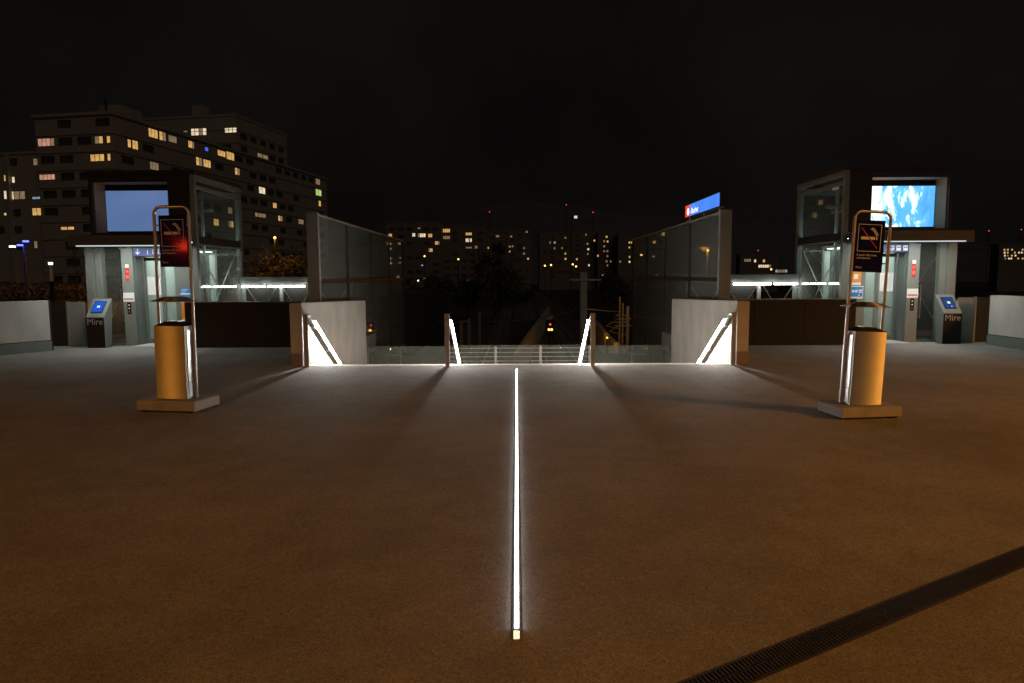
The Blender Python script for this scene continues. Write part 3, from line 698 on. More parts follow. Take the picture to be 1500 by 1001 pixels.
    MB().bar((-.125, .0165, 2.305), (.095, .0165, 2.06), .0012, .012).build('red_slash', M['red_print'], sp)
    text('lettering', "À partir d'ici zone\nnon-fumeurs", .036, M['print_white'], sp, (-.165, .0185, 1.965), (R_(90), 0, 0))
    text('lettering', 'Merci.', .034, M['print_white'], sp, (-.165, .0185, 1.815), (R_(90), 0, 0))
    return o
ashbin((-4.13, 8.22, 0), R_(-9), R_(0.4), 'ash bin stand with no smoking sign, left of the floor light line, glowing orange', .975)
ashbin((3.88, 7.70, 0), R_(7.6), R_(2.3), 'leaning ash bin stand with no smoking sign, right of the floor light line', .915)

# ------------------------------------------------------------------ floor light line
fl = empty('floor_light_strip', (-.008, 7.2, 0)); tag(fl, 'long white light strip set in the floor pointing at the stairs', 'floor light')
MB().box(-.021, .021, -4.33, 4.40, -.02, .003).build('channel', M['rail'], fl)
MB().prism([(-.009, .0032), (.009, .0032), (.009, .009), (.006, .012), (-.006, .012), (-.009, .009)], 'y', -4.24, 4.38).build('diffuser', M['floor_led'], fl)
MB().box(-.0135, .0135, -4.32, -4.262, .0032, .0075).build('end_lens', emit('amber_end_lens', (1, .72, .42), 1.6, .8, 160), fl)
MB().box(-.0135, .0135, -4.262, -4.24, .0032, .0075).build('end_cap', M['black'], fl)

# ------------------------------------------------------------------ channel drain in the foreground
da = math.atan2(3.88 - 2.55, 2.96 - .65)
dr = empty('channel_drain', (1.85, 3.175, 0), da); tag(dr, 'dark slotted steel channel drain crossing the floor at the lower right', 'drain')
MB().box(-2.6, 4.5, -.075, .062, -.05, .0025).build('channel', M['black'], dr)
for yy in ((-.079, -.066), (.053, .066)): MB().box(-2.6, 4.5, yy[0], yy[1], -.02, .006).build('edge_rail', mat('drain_edge', (.07, .066, .066), .5, .5, .15, 20), dr)
MB().box(-2.6, 4.5, -.012, .0, .0026, .0075).build('centre_rib', M['steel_d'], dr)
bars = MB(); x = -2.55
while x < 4.45:
    bars.bar((x, -.065, .005), (x + .012, -.013, .005), .009, .006); bars.bar((x + .002, .001, .005), (x + .014, .052, .005), .009, .006); x += .021
tag(bars.build('grate_bars', mat('cast_grate', (.065, .06, .06), .5, .4, .2, 20), dr), kind='stuff')

# ------------------------------------------------------------------ street lamps
def lamp_post(loc, h, arm, lab, m, col=None, power=0, spot=None, name='street_lamp', group=None, r=.07, aim=None):
    o = empty(name, loc); tag(o, lab, 'lamp', group)
    ax, ay = arm
    MB().tube([(0, 0, 0), (0, 0, h * .5), (0, 0, h - .05)], [r, r * .8, r * .6], 10).build('pole', M['galv'], o, smooth=True)
    MB().tube([(0, 0, h - .08), (ax * .5, ay * .5, h + .02), (ax, ay, h)], r * .5, 8).build('arm', M['galv'], o, smooth=True)
    hd = MB().box(ax - .16, ax + .16, ay - .3, ay + .3, h, h + .12).build('lamp_head', M['steel_d'], o, bevel=.02)
    MB().box(ax - .12, ax + .12, ay - .24, ay + .24, h - .035, h - .002).build('lens', m, hd, bevel=.01)
    if power:
        ld = bpy.data.lights.new('lamp_light', 'SPOT' if spot else 'POINT'); ld.energy = power; ld.color = col; ld.shadow_soft_size = .25
        if spot: ld.spot_size = R_(spot); ld.spot_blend = {153: .16, 157: .3}.get(spot, .4)
        lo = bpy.data.objects.new('lamp_light', ld); COL.objects.link(lo); lo.parent = o; lo.location = (ax, ay, h - .12)
        if aim: lo.rotation_euler = (Vector(aim) - (Vector(loc) + Vector((ax, ay, h)))).to_track_quat('-Z', 'Y').to_euler()
    return o
SOD = (1.0, .375, .048)
lamp_post((-21.5, -7.6, 0), 7.6, (1.2, .4), 'sodium street lamp behind the viewer to the left', M['sodium'], SOD, 7200, spot=166, name='street_lamp', group='sodium street lamps by the plaza')
lamp_post((18.4, -.6, 0), 7.6, (-1.2, .2), 'sodium street lamp behind the viewer to the right', M['sodium'], SOD, 8200, spot=157, name='street_lamp', group='sodium street lamps by the plaza')
lamp_post((2.5, -13.0, 0), 8.2, (-.2, 1.2), 'added sodium lamp straight behind the viewer, evening the foreground light', M['sodium'], SOD, 2500, spot=153, name='street_lamp', group='sodium street lamps by the plaza')  # extra lamp added to even out the light on the near floor

# red traffic signal behind the viewer whose light catches the left stand
ts = empty('traffic_signal', (-17.9, -6.3, 0), R_(-45)); tag(ts, 'traffic signal showing red behind the viewer', 'traffic signal')
MB().tube([(0, 0, 0), (0, 0, 2.1)], .06, 10).build('pole', M['galv'], ts)
hd = MB().box(-.17, .17, -.12, .12, 2.0, 3.0).build('signal_head', M['black'], ts, bevel=.02)
for k, z in enumerate((2.8, 2.5, 2.2)):
    MB().tube([(0, .121, z), (0, .15, z)], .13, 16).build('lens', emit('red_signal_lens', (1, .03, .015), 75, 0) if k == 0 else M['steel_d'], hd)

# ------------------------------------------------------------------ background: left street
tag(MB().box(-160, -11.6, 19.31, 112, -7.1, -.35).build('street_ground', M['asphalt']), kind='structure')
bk = MB(); nx, ny = 70, 8
for j in range(ny):
    for i in range(nx):
        x = -90 + 78 * i / (nx - 1); y = 62 + 12 * j / (ny - 1)
        bk.v.append((x, y, -.36 + 1.5 * (j / (ny - 1)) ** .8 + random.uniform(-.12, .12)))
for j in range(ny - 1):
    for i in range(nx - 1): a = j * nx + i; bk.f.append((a, a + 1, a + nx + 1, a + nx))
tag(bk.build('bank', M['grass'], smooth=True), kind='structure')
def leaf_mesh(name, n, rx, ry, rz, size, mats, clumps=26, base=0):
    rnd = random.Random(hash(name) % 1000 if False else len(name) * 17 + n)
    m = MB(); cs = []
    for k in range(clumps):
        while True:
            p = Vector((rnd.uniform(-1, 1), rnd.uniform(-1, 1), rnd.uniform(-1, 1)))
            if .25 < p.length < 1: break
        cs.append((Vector((p.x * rx, p.y * ry, p.z * rz)), rnd.uniform(.5, 1.2)))
    for k in range(n):
        c, s = cs[rnd.randrange(len(cs))]
        q = c + Vector((rnd.gauss(0, .22) * rx, rnd.gauss(0, .22) * ry, rnd.gauss(0, .16) * rz)) * s
        a = Vector((rnd.gauss(0, 1), rnd.gauss(0, 1), rnd.gauss(0, 1))).normalized(); b = a.orthogonal().normalized()
        z = size * rnd.uniform(.6, 1.3)
        m.add([q - a * z, q + b * z * .6, q + a * z, q - b * z * .6], [(0, 1, 2, 3)])
    return m.mesh(name, mats)
def trunk_mesh(name, h, r, limbs, crown):
    rnd = random.Random(len(name) * 31 + limbs); m = MB()
    m.tube([(0, 0, 0), (.05 * h * .3, 0, h * .35), (.02, .03 * h, h * .7), (0, 0, h)], [r, r * .8, r * .5, r * .15], 8)
    for k in range(limbs):
        t = rnd.uniform(.35, .92); a = rnd.uniform(0, 6.28); L = crown * rnd.uniform(.5, 1.0) * (1.15 - t)*1.6
        p = Vector((0, 0, h * t)); d = Vector((math.cos(a), math.sin(a), rnd.uniform(.5, 1.1)))
        e = p + d * L * .5; f = e + Vector((d.x, d.y, d.z * 1.4)) * L * .4
        m.tube([p, e, f], [r * .38, r * .22, r * .06], 6)
        for w in range(2):
            a2 = a + rnd.uniform(-.9, .9); g_ = e + Vector((math.cos(a2), math.sin(a2), rnd.uniform(.4, 1.2))) * L * .35
            m.tube([e, g_], [r * .14, r * .04], 5)
    return m.mesh(name, M['bark'], smooth=True)
LM = [leaf_mesh('crown_mesh_a', 2600, 3.4, 3.4, 3.6, .30, M['leaf']), leaf_mesh('crown_mesh_bb', 2200, 2.6, 2.6, 4.2, .28, M['leaf'], 20), leaf_mesh('crown_mesh_ccc', 5200, 3.2, 3.0, 2.6, .13, M['leaf_dry'], 26)]
TM = [trunk_mesh('trunk_mesh_a', 9, .28, 9, 3), trunk_mesh('trunk_mesh_bb', 10, .24, 10, 2.6), trunk_mesh('trunk_mesh_ccc', 7, .2, 9, 3)]
CZ = [6.6, 6.8, 5.0]
def tree(p, k, s, lab, rz=0.0):
    o = empty('leafy_tree', p, rz); o.scale = (s, s, s); tag(o, lab, 'tree', 'trees beyond the plaza')
    t = link('trunk', TM[k], None, o); c = link('crown', LM[k], None, o); c.location = (0, 0, CZ[k])
    return o
def gp(px, Y, z): # ground point under a pixel column
    a = atY(px, 404, Y); return (a.x, Y, z)
tree(gp(425, 84, -7.2), 2, 1.6, 'brownish tree lit by the amber street lamp left of the glass screen', 1)
tree(gp(447, 92, -7.2), 2, 1.6, 'brownish tree hard against the left glass screen post, far behind', 2)
tree(gp(385, 90, -7.2), 0, 1.05, 'dark tree between the left lift tower and the amber lamp', .5)
tree(gp(640, 110, -7.2), 0, .9, 'dark tree in the valley just right of the left glass screen', 1.4)
tree(gp(600, 100, -7.2), 1, .8, 'dark tree at the far end of the left glass screen', 2.2)
tree(gp(724, 120, -7.2), 1, 1.32, 'tallest dark tree, before the gap between the two middle blocks', .3)
tree(gp(752, 125, -7.2), 0, .95, 'dark round tree directly behind the floor light line, far off', 2.9)
tree(gp(684, 128, -7.2), 0, .85, 'dark tree below the middle block, left of the tallest tree', .9)
tree(gp(900, 135, -7.2), 0, .9, 'dark tree behind the amber-lit railway masts', 1.9)
# young bare tree on the left street
bt = empty('young_bare_tree', tuple(atY(113, 438, 40))[:2] + (-.35,)); tag(bt, 'slender bare young tree left of the left lift tower', 'tree')
link('trunk', trunk_mesh('bare_tree_mesh_x', 4.2, .055, 16, 1.6), None, bt)
# low hedge along the bank
hd_ = leaf_mesh('hedge_leaves', 9000, 26, 1.2, .75, .16, M['leaf_dry'], 260)
ho = link('hedge', hd_, None); ho.location = (-52, 61.5, .25); tag(ho, 'low dry hedge along the lit bank on the left', 'hedge', kind='stuff')
# lamp behind the lift that lights the bank
lamp_post((-26.5, 50, -.35), 6.3, (0, .6), 'amber street lamp hidden behind the left lift tower', M['sodium'], SOD, 2800, name='street_lamp', group='street lamps on the left street')
p = atY(25, 362, 40)
bl = empty('blue_lamp_post', (p.x + .1, 40, -.35)); tag(bl, 'post with three small lamp heads glowing blue, at the far left', 'lamp')
MB().tube([(.3, 0, 0), (.3, 0, p.z + .38)], [.07, .05], 8).build('pole', mat('lamp_post_blue', (.1, .1, .2), .5, .2, .1), bl)
for x, m_, z in ((-.25, M['white_far'], p.z + .32), (.2, M['blue_lamp'], p.z + .4), (.55, M['blue_lamp'], p.z + .62)):
    MB().tube([(.3, 0, z + .1), (x, -.1, z + .08)], .03, 6).build('arm', M['steel_d'], bl)
    MB().box(x - .14, x + .14, -.24, -.1, z, z + .09).build('lamp_head', m_, bl)
ld = bpy.data.lights.new('blue_light', 'POINT'); ld.energy = 6; ld.color = (.08, .08, 1); ld.shadow_soft_size = .1
lo = bpy.data.objects.new('blue_light', ld); COL.objects.link(lo); lo.parent = bl; lo.location = (.3, -.45, p.z + .3)
p = atY(74, 385, 24)
bo = empty('lamp_column', (p.x, 24, -.35)); tag(bo, 'slim dark column lamp with a white top behind the left pale wall', 'lamp')
MB().tube([(0, 0, 0), (0, 0, p.z - .3)], .07, 10).build('column', M['steel_d'], bo)
MB().tube([(0, 0, p.z - .3), (0, 0, p.z + .28)], .06, 10).build('reflector', M['print_white'], bo)
MB().tube([(0, 0, p.z + .28), (0, 0, p.z + .36)], .065, 10).build('lamp_top', emit('white_column_lamp', (.9, 1, .92), 4, 0), bo)

# ------------------------------------------------------------------ background: apartment blocks
def pane_box(w, h, d=.06):
    return MB().box(-w / 2, w / 2, -d, 0, -h / 2, h / 2)
WIN = {}
def dark_window_mesh(w, h):
    k = (round(w, 1), round(h, 1))
    if k not in WIN:
        WIN[k] = pane_box(w, h).mesh('dark_window', M['win_dark'])
    return WIN[k]
class Block:
    def __init__(s, name, corner, yaw, lab, z0=-7.2, group='apartment blocks beyond the plaza'):
        s.o = empty(name, (corner[0], corner[1], z0), -yaw); s.yaw = yaw; s.c = Vector((corner[0], corner[1], z0)); tag(s.o, lab, 'building', group)
        s.m = Matrix.Rotation(-yaw, 3, 'Z')
    def hit(s, px, py, face):
        """face 'R': local x=0 plane, 'L': local y=0 plane -> (along, z) in local"""
        d = s.m.inverted() @ ray(px, py); c = s.m.inverted() @ (Vector((0, 0, CAMH)) - s.c)
        ax = 0 if face == 'R' else 1
        t = -c[ax] / d[ax]; q = c + d * t
        return (q[1] if face == 'R' else q[0]), q[2]
    def place(s, me, name, face, along, z, off=.0, parent=None):
        w = link(name, me, None, parent or s.o)
        if parent: return w
        if face == 'R': w.location = (off, along, z); w.rotation_euler = (0, 0, R_(90))
        else: w.location = (along, -off, z)
        return w
    def lit(s, px0, px1, py0, py1, n, face, kind, snap=None, wscale=1.0):
        a0, z0 = s.hit(px0, (py0 + py1) / 2, face); a1, z1 = s.hit(px1, (py0 + py1) / 2, face)
        _, zt = s.hit((px0 + px1) / 2, py0, face); _, zb = s.hit((px0 + px1) / 2, py1, face)
        a0, a1 = min(a0, a1), max(a0, a1); h = abs(zt - zb); z = (zt + zb) / 2
        if snap: z = snap(z)
        w = a1 - a0; al = (a0 + a1) / 2
        fr = s.place(pane_box(w + .25, h + .25, .03).mesh('window_frame', M['win_frame']), 'window', face, al, z, .0)
        step = w / n
        for k in range(n):
            m_ = LIT[kind] if n < 2 or random.random() > .18 else LIT[3]
            p = MB().box(-w / 2 + k * step + step * .08, -w / 2 + (k + 1) * step - step * .08, -.06, -.031, -h / 2, h / 2).build('pane', m_, fr)
        s.used.append((face, al, z, w / 2 + .4))
        return fr
yaw = R_(9.8)
tc_ = atY(163, 163, 120)
T = Block('apartment_tower', (tc_.x, 120), yaw, 'large apartment block with many lit windows, nearest on the left')
T.used = []
H = tc_.z + 7.2 - .5
RL, LW = T.hit(478, 262, 'R')[0], -T.hit(50, 171.5, 'L')[0]
MB().box(-LW, 0, 0, RL, 0, H).build('wall', M['wall_far'], T.o)
MB().box(-LW - .3, .3, -.3, RL + .3, H + .005, H + .5).build('roof', M['wall_far'], T.o)
MB().box(-7.5, -3.5, 6, 12, H + .51, H + 3.2).build('roof_housing', M['wall_far'], T.o)
MB().box(-5.4, -5.2, 5, 5.2, H + .51, H + 4.2).build('mast', M['steel_d'], T.o)
FL = 3.0; ZR = T.hit(150, 205, 'L')[1]
def snapz(z): return ZR + round((z - ZR) / FL) * FL
def C1(x, y): return x / 3.0, 130 + y / 3.0
for (x0, x1, y0, y1, n, face, kind) in (
    (167, 240, 220, 252, 4, 'L', 1), (417, 453, 210, 240, 2, 'L', 0), (470, 485, 210, 238, 1, 'L', 0), (397, 459, 286, 315, 3, 'L', 0), (473, 486, 284, 313, 1, 'L', 0),
    (174, 243, 381, 403, 4, 'L', 1), (267, 328, 610, 622, 2, 'L', 0),
    (560, 575, 224, 257, 1, 'R', 0), (581, 605, 227, 263, 2, 'R', 0), (652, 692, 180, 216, 3, 'R', 0), (699, 728, 192, 228, 2, 'R', 0), (740, 775, 208, 235, 3, 'R', 3),
    (827, 852, 236, 264, 3, 'R', 0), (861, 888, 307, 341, 2, 'R', 0), (893, 925, 316, 347, 3, 'R', 0), (956, 990, 283, 306, 3, 'R', 0), (995, 1028, 287, 319, 3, 'R', 0),
    (1032, 1053, 354, 382, 2, 'R', 0), (658, 696, 322, 354, 3, 'R', 3), (1137, 1165, 439, 466, 2, 'R', 2), (1199, 1215, 506, 527, 2, 'R', 0), (1222, 1241, 564, 586, 2, 'R', 0),
    (1311, 1333, 578, 598, 3, 'R', 3), (1120, 1168, 554, 570, 3, 'R', 3), (1387, 1406, 408, 432, 2, 'R', 3), (1387, 1412, 455, 481, 2, 'R', 5), (1400, 1410, 502, 525, 1, 'R', 0),
    (900, 915, 268, 283, 1, 'R', 4), (1001, 1020, 523, 549, 2, 'R', 3), (938, 960, 570, 598, 2, 'R', 0), (1003, 1025, 579, 606, 2, 'R', 0)):
    a, b = C1(x0, y0), C1(x1, y1)
    T.lit(a[0], b[0], a[1], b[1], n, face, kind, snapz)
def free(bl, face, al, z, hw):
    return all(not (f == face and abs(z - zz) < 1.4 and abs(al - aa) < hw + w) for f, aa, zz, w in bl.used)
rows = [ZR + 3.0 - FL * k for k in range(0, 10)]
for r, z in enumerate(rows):
    for k in range(19):
        al = 3.2 + k * 4.4 + (1.1 if r % 2 else 0)
        if al < RL - 2 and free(T, 'R', al, z, 1.5) and random.random() < .62: T.place(dark_window_mesh(2.9, 1.3), 'window', 'R', al, z)
    for k in range(4):
        al = -LW + 2.2 + k * 3.8
        if free(T, 'L', al, z, 1.4) and random.random() < .85: T.place(dark_window_mesh(2.7, 1.35), 'window', 'L', al, z)
    MB().box(-LW - .1, .12, -.12, RL, z + .95, z + 1.06).build('ledge', M['win_frame'], T.o)
# lower wing at the far left
c2 = T.m @ Vector((-LW - .05, .0, 0)); 
Wg = Block('apartment_wing', (tc_.x + c2.x, 120 + c2.y), yaw, 'lower apartment wing at the left picture edge, with lit windows'); Wg.used = []
HW = Wg.hit(20, 222, 'L')[1] - .4
MB().box(-60, 0, .8, 22, 0, HW).build('wall', M['wall_far'], Wg.o)
MB().box(-60.2, -.01, .5, 22, HW + .004, HW + .4).build('roof', M['wall_far'], Wg.o)
MB().box(-7.0, -6.4, .2, .8, 0, HW).build('pilaster', M['wall_far'], Wg.o)
wgoff = .8
for (x0, x1, y0, y1, n, kind) in ((1, 8, 378, 404, 1, 0), (36, 48, 386, 411, 1, 2), (1, 12, 448, 483, 1, 2), (20, 95, 450, 484, 3, 2), (125, 165, 474, 483, 2, 6), (130, 158, 305, 333, 2, 3), (1, 12, 545, 555, 1, 5), (125, 167, 524, 555, 2, 0), (135, 148, 670, 700, 2, 2)):
    a, b = C1(x0, y0), C1(x1, y1); f_ = Wg.lit(a[0], b[0], a[1], b[1], n, 'L', kind)
    f_.location.y += .8
for z in rows[2:8]:
    for k in range(9):
        al = -2.4 - k * 3.7
        if free(Wg, 'L', al, z, 1.3) and random.random() < .6:
            q = Wg.place(dark_window_mesh(2.4, 1.3), 'window', 'L', al, z); q.location.y += .8
# tower behind
q = atY(345, 170, 165)
Bk = Block('apartment_tower', (q.x, q.y), yaw, 'taller apartment block behind the nearest left block, few lit windows'); Bk.used = []
HB = q.z + 7.2
MB().box(-34, 0, 0, 24, 0, HB).build('wall', M['wall_far'], Bk.o)
MB().box(-34.2, .2, -.2, 24.2, HB + .005, HB + .5).build('roof', M['wall_far'], Bk.o)
MB().box(-14, -11.5, 4, 7, HB + .51, HB + 4).build('chimney', M['wall_far'], Bk.o)
for (x0, x1, y0, y1, n, face, kind) in ((840, 908, 176, 205, 4, 'L', 2), (988, 1040, 173, 193, 3, 'L', 2), (1130, 1178, 290, 313, 2, 'R', 3), (806, 826, 186, 193, 1, 'L', 3)):
    a, b = C1(x0, y0), C1(x1, y1); Bk.lit(a[0], b[0], a[1], b[1], n, face, kind)
for k in range(7):
    z = HB - 4.2 - 3 * k
    for j in range(7):
        al = -2.8 - j * 4.4
        if free(Bk, 'L', al, z, 1.4): Bk.place(dark_window_mesh(2.7, 1.35), 'window', 'L', al, z)
    for j in range(5):
        al = 3 + j * 4.4
        if free(Bk, 'R', al, z, 1.4): Bk.place(dark_window_mesh(2.7, 1.35), 'window', 'R', al, z)
    MB().box(-34.1, .1, -.1, 24.1, z + .95, z + 1.06).build('ledge', M['win_frame'], Bk.o)

# middle blocks
def C5(x, y): return 540 + x / 6.2545, 300 + y / 6.2545
def far_block(px0, px1, pytop, Y, dep, lab, yaw_=0.0, wm='wall_mid'):
    a = atY(px0, pytop, Y); b = atY(px1, pytop, Y)
    bl = Block('apartment_block', (b.x, Y), yaw_, lab, group='distant apartment blocks'); bl.used = []
    w = (b.x - a.x); h = a.z + 7.2
    MB().box(-w, 0, 0, dep, 0, h).build('wall', M[wm], bl.o)
    MB().box(-w - .2, .2, -.2, dep + .2, h + .005, h + .6).build('roof', M[wm], bl.o)
    bl.w = w; bl.h = h
    return bl
def grid(bl, floors, step, prob):
    for k in range(floors):
        z = bl.h - 2.6 - 3 * k
        if z < 2: break
        al = -2.5
        while al > -bl.w + 2:
            if free(bl, 'L', al, z, 1.3) and random.random() < prob: bl.place(dark_window_mesh(2.4, 1.4), 'window', 'L', al, z)
            al -= step
A1 = far_block(565, 646, 327, 290, 30, 'distant apartment block with a row of lit windows, left one behind the glass screen')
A2 = far_block(646.5, 712, 333, 296, 30, 'distant apartment block, middle, next to the tallest dark tree')
A3 = far_block(712.5, 741, 340, 300, 26, 'distant dark apartment block right of the tallest tree')
for (x0, x1, y0, y1, n, kind) in ((182, 214, 268, 297, 2, 0), (268, 296, 346, 368, 1, 0), (400, 427, 262, 292, 2, 2), (450, 522, 265, 297, 4, 2), (545, 583, 268, 298, 2, 0), (448, 475, 210, 222, 1, 3), (608, 648, 336, 366, 3, 0), (548, 586, 402, 432, 3, 0), (480, 500, 550, 562, 1, 6), (500, 525, 670, 690, 2, 3), (280, 300, 480, 495, 1, 6), (255, 280, 648, 675, 2, 0)):
    a, b = C5(x0, y0), C5(x1, y1); A1.lit(a[0], b[0], a[1], b[1], n, 'L', kind)
for (x0, x1, y0, y1, n, kind) in ((680, 745, 223, 254, 4, 0), (682, 745, 287, 315, 4, 3), (888, 945, 257, 280, 4, 0), (888, 945, 310, 342, 4, 2), (890, 945, 387, 400, 4, 3), (968, 998, 378, 402, 2, 3), (895, 918, 680, 700, 2, 3)):
    a, b = C5(x0, y0), C5(x1, y1); A2.lit(a[0], b[0], a[1], b[1], n, 'L', kind)
for (x0, x1, y0, y1, n, kind) in ((1165, 1197, 280, 298, 2, 3), (1090, 1102, 388, 404, 1, 0), (1165, 1188, 446, 458, 1, 6)):
    a, b = C5(x0, y0), C5(x1, y1); A3.lit(a[0], b[0], a[1], b[1], n, 'L', kind)
for b_ in (A1, A2, A3): grid(b_, 8, 3.6, .7)
def C6(x, y): return 740 + x / 4.1727, 280 + y / 4.1727
FB_ = [far_block(742, 778, 338, 410, 25, 'distant apartment block straight behind the floor light line'), far_block(790, 836, 342, 420, 25, 'distant apartment block left of the crossbar mast'),
       far_block(837, 873, 340, 430, 25, 'distant apartment block behind the crossbar mast'), far_block(876, 902, 343, 425, 25, 'narrow distant apartment block right of the crossbar mast'), far_block(906, 934, 344, 415, 25, 'distant apartment block at the far end of the right glass screen')]
pts = [(27, 338, 0), (28, 369, 0), (45, 338, 2), (116, 349, 0), (115, 383, 1), (140, 414, 0), (132, 250, 3), (37, 278, 0), (275, 315, 0), (303, 315, 6), (302, 350, 0), (348, 349, 0), (368, 286, 1), (368, 383, 0), (369, 415, 0),
       (438, 417, 0), (512, 454, 2), (494, 267, 3), (508, 356, 2), (503, 323, 3), (545, 303, 0), (567, 396, 0), (605, 307, 0), (626, 309, 0), (620, 280, 0), (605, 338, 3), (625, 398, 2), (605, 368, 3), (625, 368, 3), (620, 430, 3), (645, 430, 3), (625, 455, 3), (597, 517, 0),
       (760, 315, 0), (775, 315, 0), (759, 345, 0), (760, 403, 0), (760, 433, 2), (703, 432, 3), (640, 520, 3), (640, 558, 3), (505, 385, 3)]
for x, y, kd in pts:
    px, py = C6(x, y)
    b_ = min(FB_, key=lambda q: abs(atY(px, py, q.c.y).x - (q.c.x - q.w / 2)) - q.w / 2)
    hw_ = random.uniform(1.1, 1.6); b_.lit(px - hw_, px + hw_, py - 1.35, py + 1.35, 1, 'L', kd if random.random() < .7 else 3)
for b_ in FB_: grid(b_, 9, 4.4, .5)
def C7(x, y): return 1050 + x / 4.552, 230 + y / 4.552
G1 = far_block(1084, 1140, 374, 350, 6, 'distant low building between the right glass screen and the right lift')
for (x0, x1, y, n, kd) in ((182, 228, 690, 3, 3), (248, 263, 694, 1, 2), (306, 322, 694, 1, 0), (277, 362, 729, 6, 2), (390, 470, 762, 5, 6)):
    a = C7(x0, y - 9); b = C7(x1, y + 9); G1.lit(a[0], b[0], a[1], b[1], n, 'L', kd)
G2 = far_block(1464, 1530, 360, 330, 6, 'distant lit building at the right picture edge')
for j in range(4):
    for k in range(9):
        if random.random() < .7:
            px = 1472 + k * 5 + random.uniform(-1, 1); py = 366 + j * 4.3; G2.lit(px - 1.4, px + 1.4, py - 1.2, py + 1.2, 1, 'L', random.choice((0, 2, 2, 3)))

# small far lamps
def far_lamp(px, py, Y, m, lab, r=.35, name='street_lamp'):
    p = atY(px, py, Y); z0 = -7.2
    o = empty(name, (p.x, Y, z0)); tag(o, lab, 'lamp', 'far street lamps')
    MB().tube([(0, 0, 0), (0, 0, p.z - z0 - .1)], .09, 6).build('pole', M['steel_d'], o)
    bm = bmesh.new(); bmesh.ops.create_icosphere(bm, subdivisions=2, radius=r); me = bpy.data.meshes.new('lamp_globe'); bm.to_mesh(me); bm.free()
    g_ = link('lamp_globe', me, m, o); g_.location = (0, 0, p.z - z0)
    return o
l0 = far_lamp(402.5, 348.5, 80, M['sodium_far'], 'amber street lamp glowing above the trees left of the glass screen', .16)
ld = bpy.data.lights.new('lamp_light', 'POINT'); ld.energy = 260; ld.color = SOD; ld.shadow_soft_size = .2
lo = bpy.data.objects.new('lamp_light', ld); COL.objects.link(lo); lo.parent = l0; lo.location = (0, -.5, atY(402.5, 348.5, 80).z + 7.2)
for px, py, Y, m_, lab in ((621.9, 375.5, 180, 'sodium_far', 'far amber lamp just right of the left glass screen'), (671.4, 380, 180, 'sodium_far', 'far amber lamp below the middle apartment block'), (613, 411.5, 160, 'white_far', 'far white lamp low beside the left glass screen'),
                           (721.5, 384, 170, 'sodium_far', 'far amber lamp at the foot of the tallest dark tree'), (798.2, 389.5, 250, 'sodium_far', 'left one of a pair of far amber lamps left of the crossbar mast'), (807.2, 388.5, 250, 'sodium_far', 'right one of a pair of far amber lamps left of the crossbar mast'),
                           (843.8, 390.5, 250, 'sodium_far', 'far amber lamp just above the crossbar mast, left'), (839, 387.5, 255, 'sodium_far', 'far amber lamp above the crossbar mast, uppermost of two'), (1129.7, 394.8, 200, 'sodium_far', 'far amber lamp left of the right lift tower'),
                           (889.4, 494.9, 60, 'sodium_far', 'low amber lamp by the tracks, left of the lit masts'), (869, 481.5, 70, 'sodium_far', 'tiny amber lamp by the tracks beside the crossbar mast')):
    lx = far_lamp(px, py, Y, M[m_], lab, Y * .0013)
    if Y in (60, 70):
        ld = bpy.data.lights.new('lamp_light', 'POINT'); ld.energy = 45; ld.color = SOD; ld.shadow_soft_size = .15
        lo = bpy.data.objects.new('lamp_light', ld); COL.objects.link(lo); lo.parent = lx; lo.location = (-.1, -.3, atY(px, py, Y).z + 7.2 + .2)
# beacons on the hill
for px, py, lab in ((717.2, 311, 'red beacon on the dark hill, leftmost'), (829.5, 300.6, 'red beacon on the dark hill, highest'), (868.6, 311.5, 'red beacon on the dark hill, right of the lone window'), (1110.5, 367.5, 'red beacon above the low far building'), (1448.4, 338.7, 'red beacon right of the right lift tower, left one of two'), (1495.8, 336.8, 'red beacon at the right picture edge, right one of two')):
    p = atY(px, py, 690); o = empty('beacon_mast', (p.x, 690, -7.2)); tag(o, lab, 'beacon', 'red beacons')
    MB().tube([(0, 0, 0), (0, 0, p.z + 7.2)], .25, 6).build('mast', M['steel_d'], o)
    bm = bmesh.new(); bmesh.ops.create_icosphere(bm, subdivisions=1, radius=.5); me = bpy.data.meshes.new('beacon_lamp'); bm.to_mesh(me); bm.free()
    link('beacon_lamp', me, M['red_far'], o).location = (0, -.3, p.z + 7.4)
p = atY(843.5, 318, 760)
hs = empty('hill_house', (p.x, 762, p.z - 14)); tag(hs, 'lone house with one lit window high on the dark hill', 'house')
MB().box(-4, 4, 0, 9, 0, 16).build('wall', M['wood'], hs); MB().prism([(-4.5, 16.01), (4.5, 16.01), (0, 19)], 'y', -.5, 9.5).build('roof', M['wood'], hs)
MB().box(-1.7, 1.7, -.1, -.01, 12.6, 15.4).build('window', LIT[2], hs)

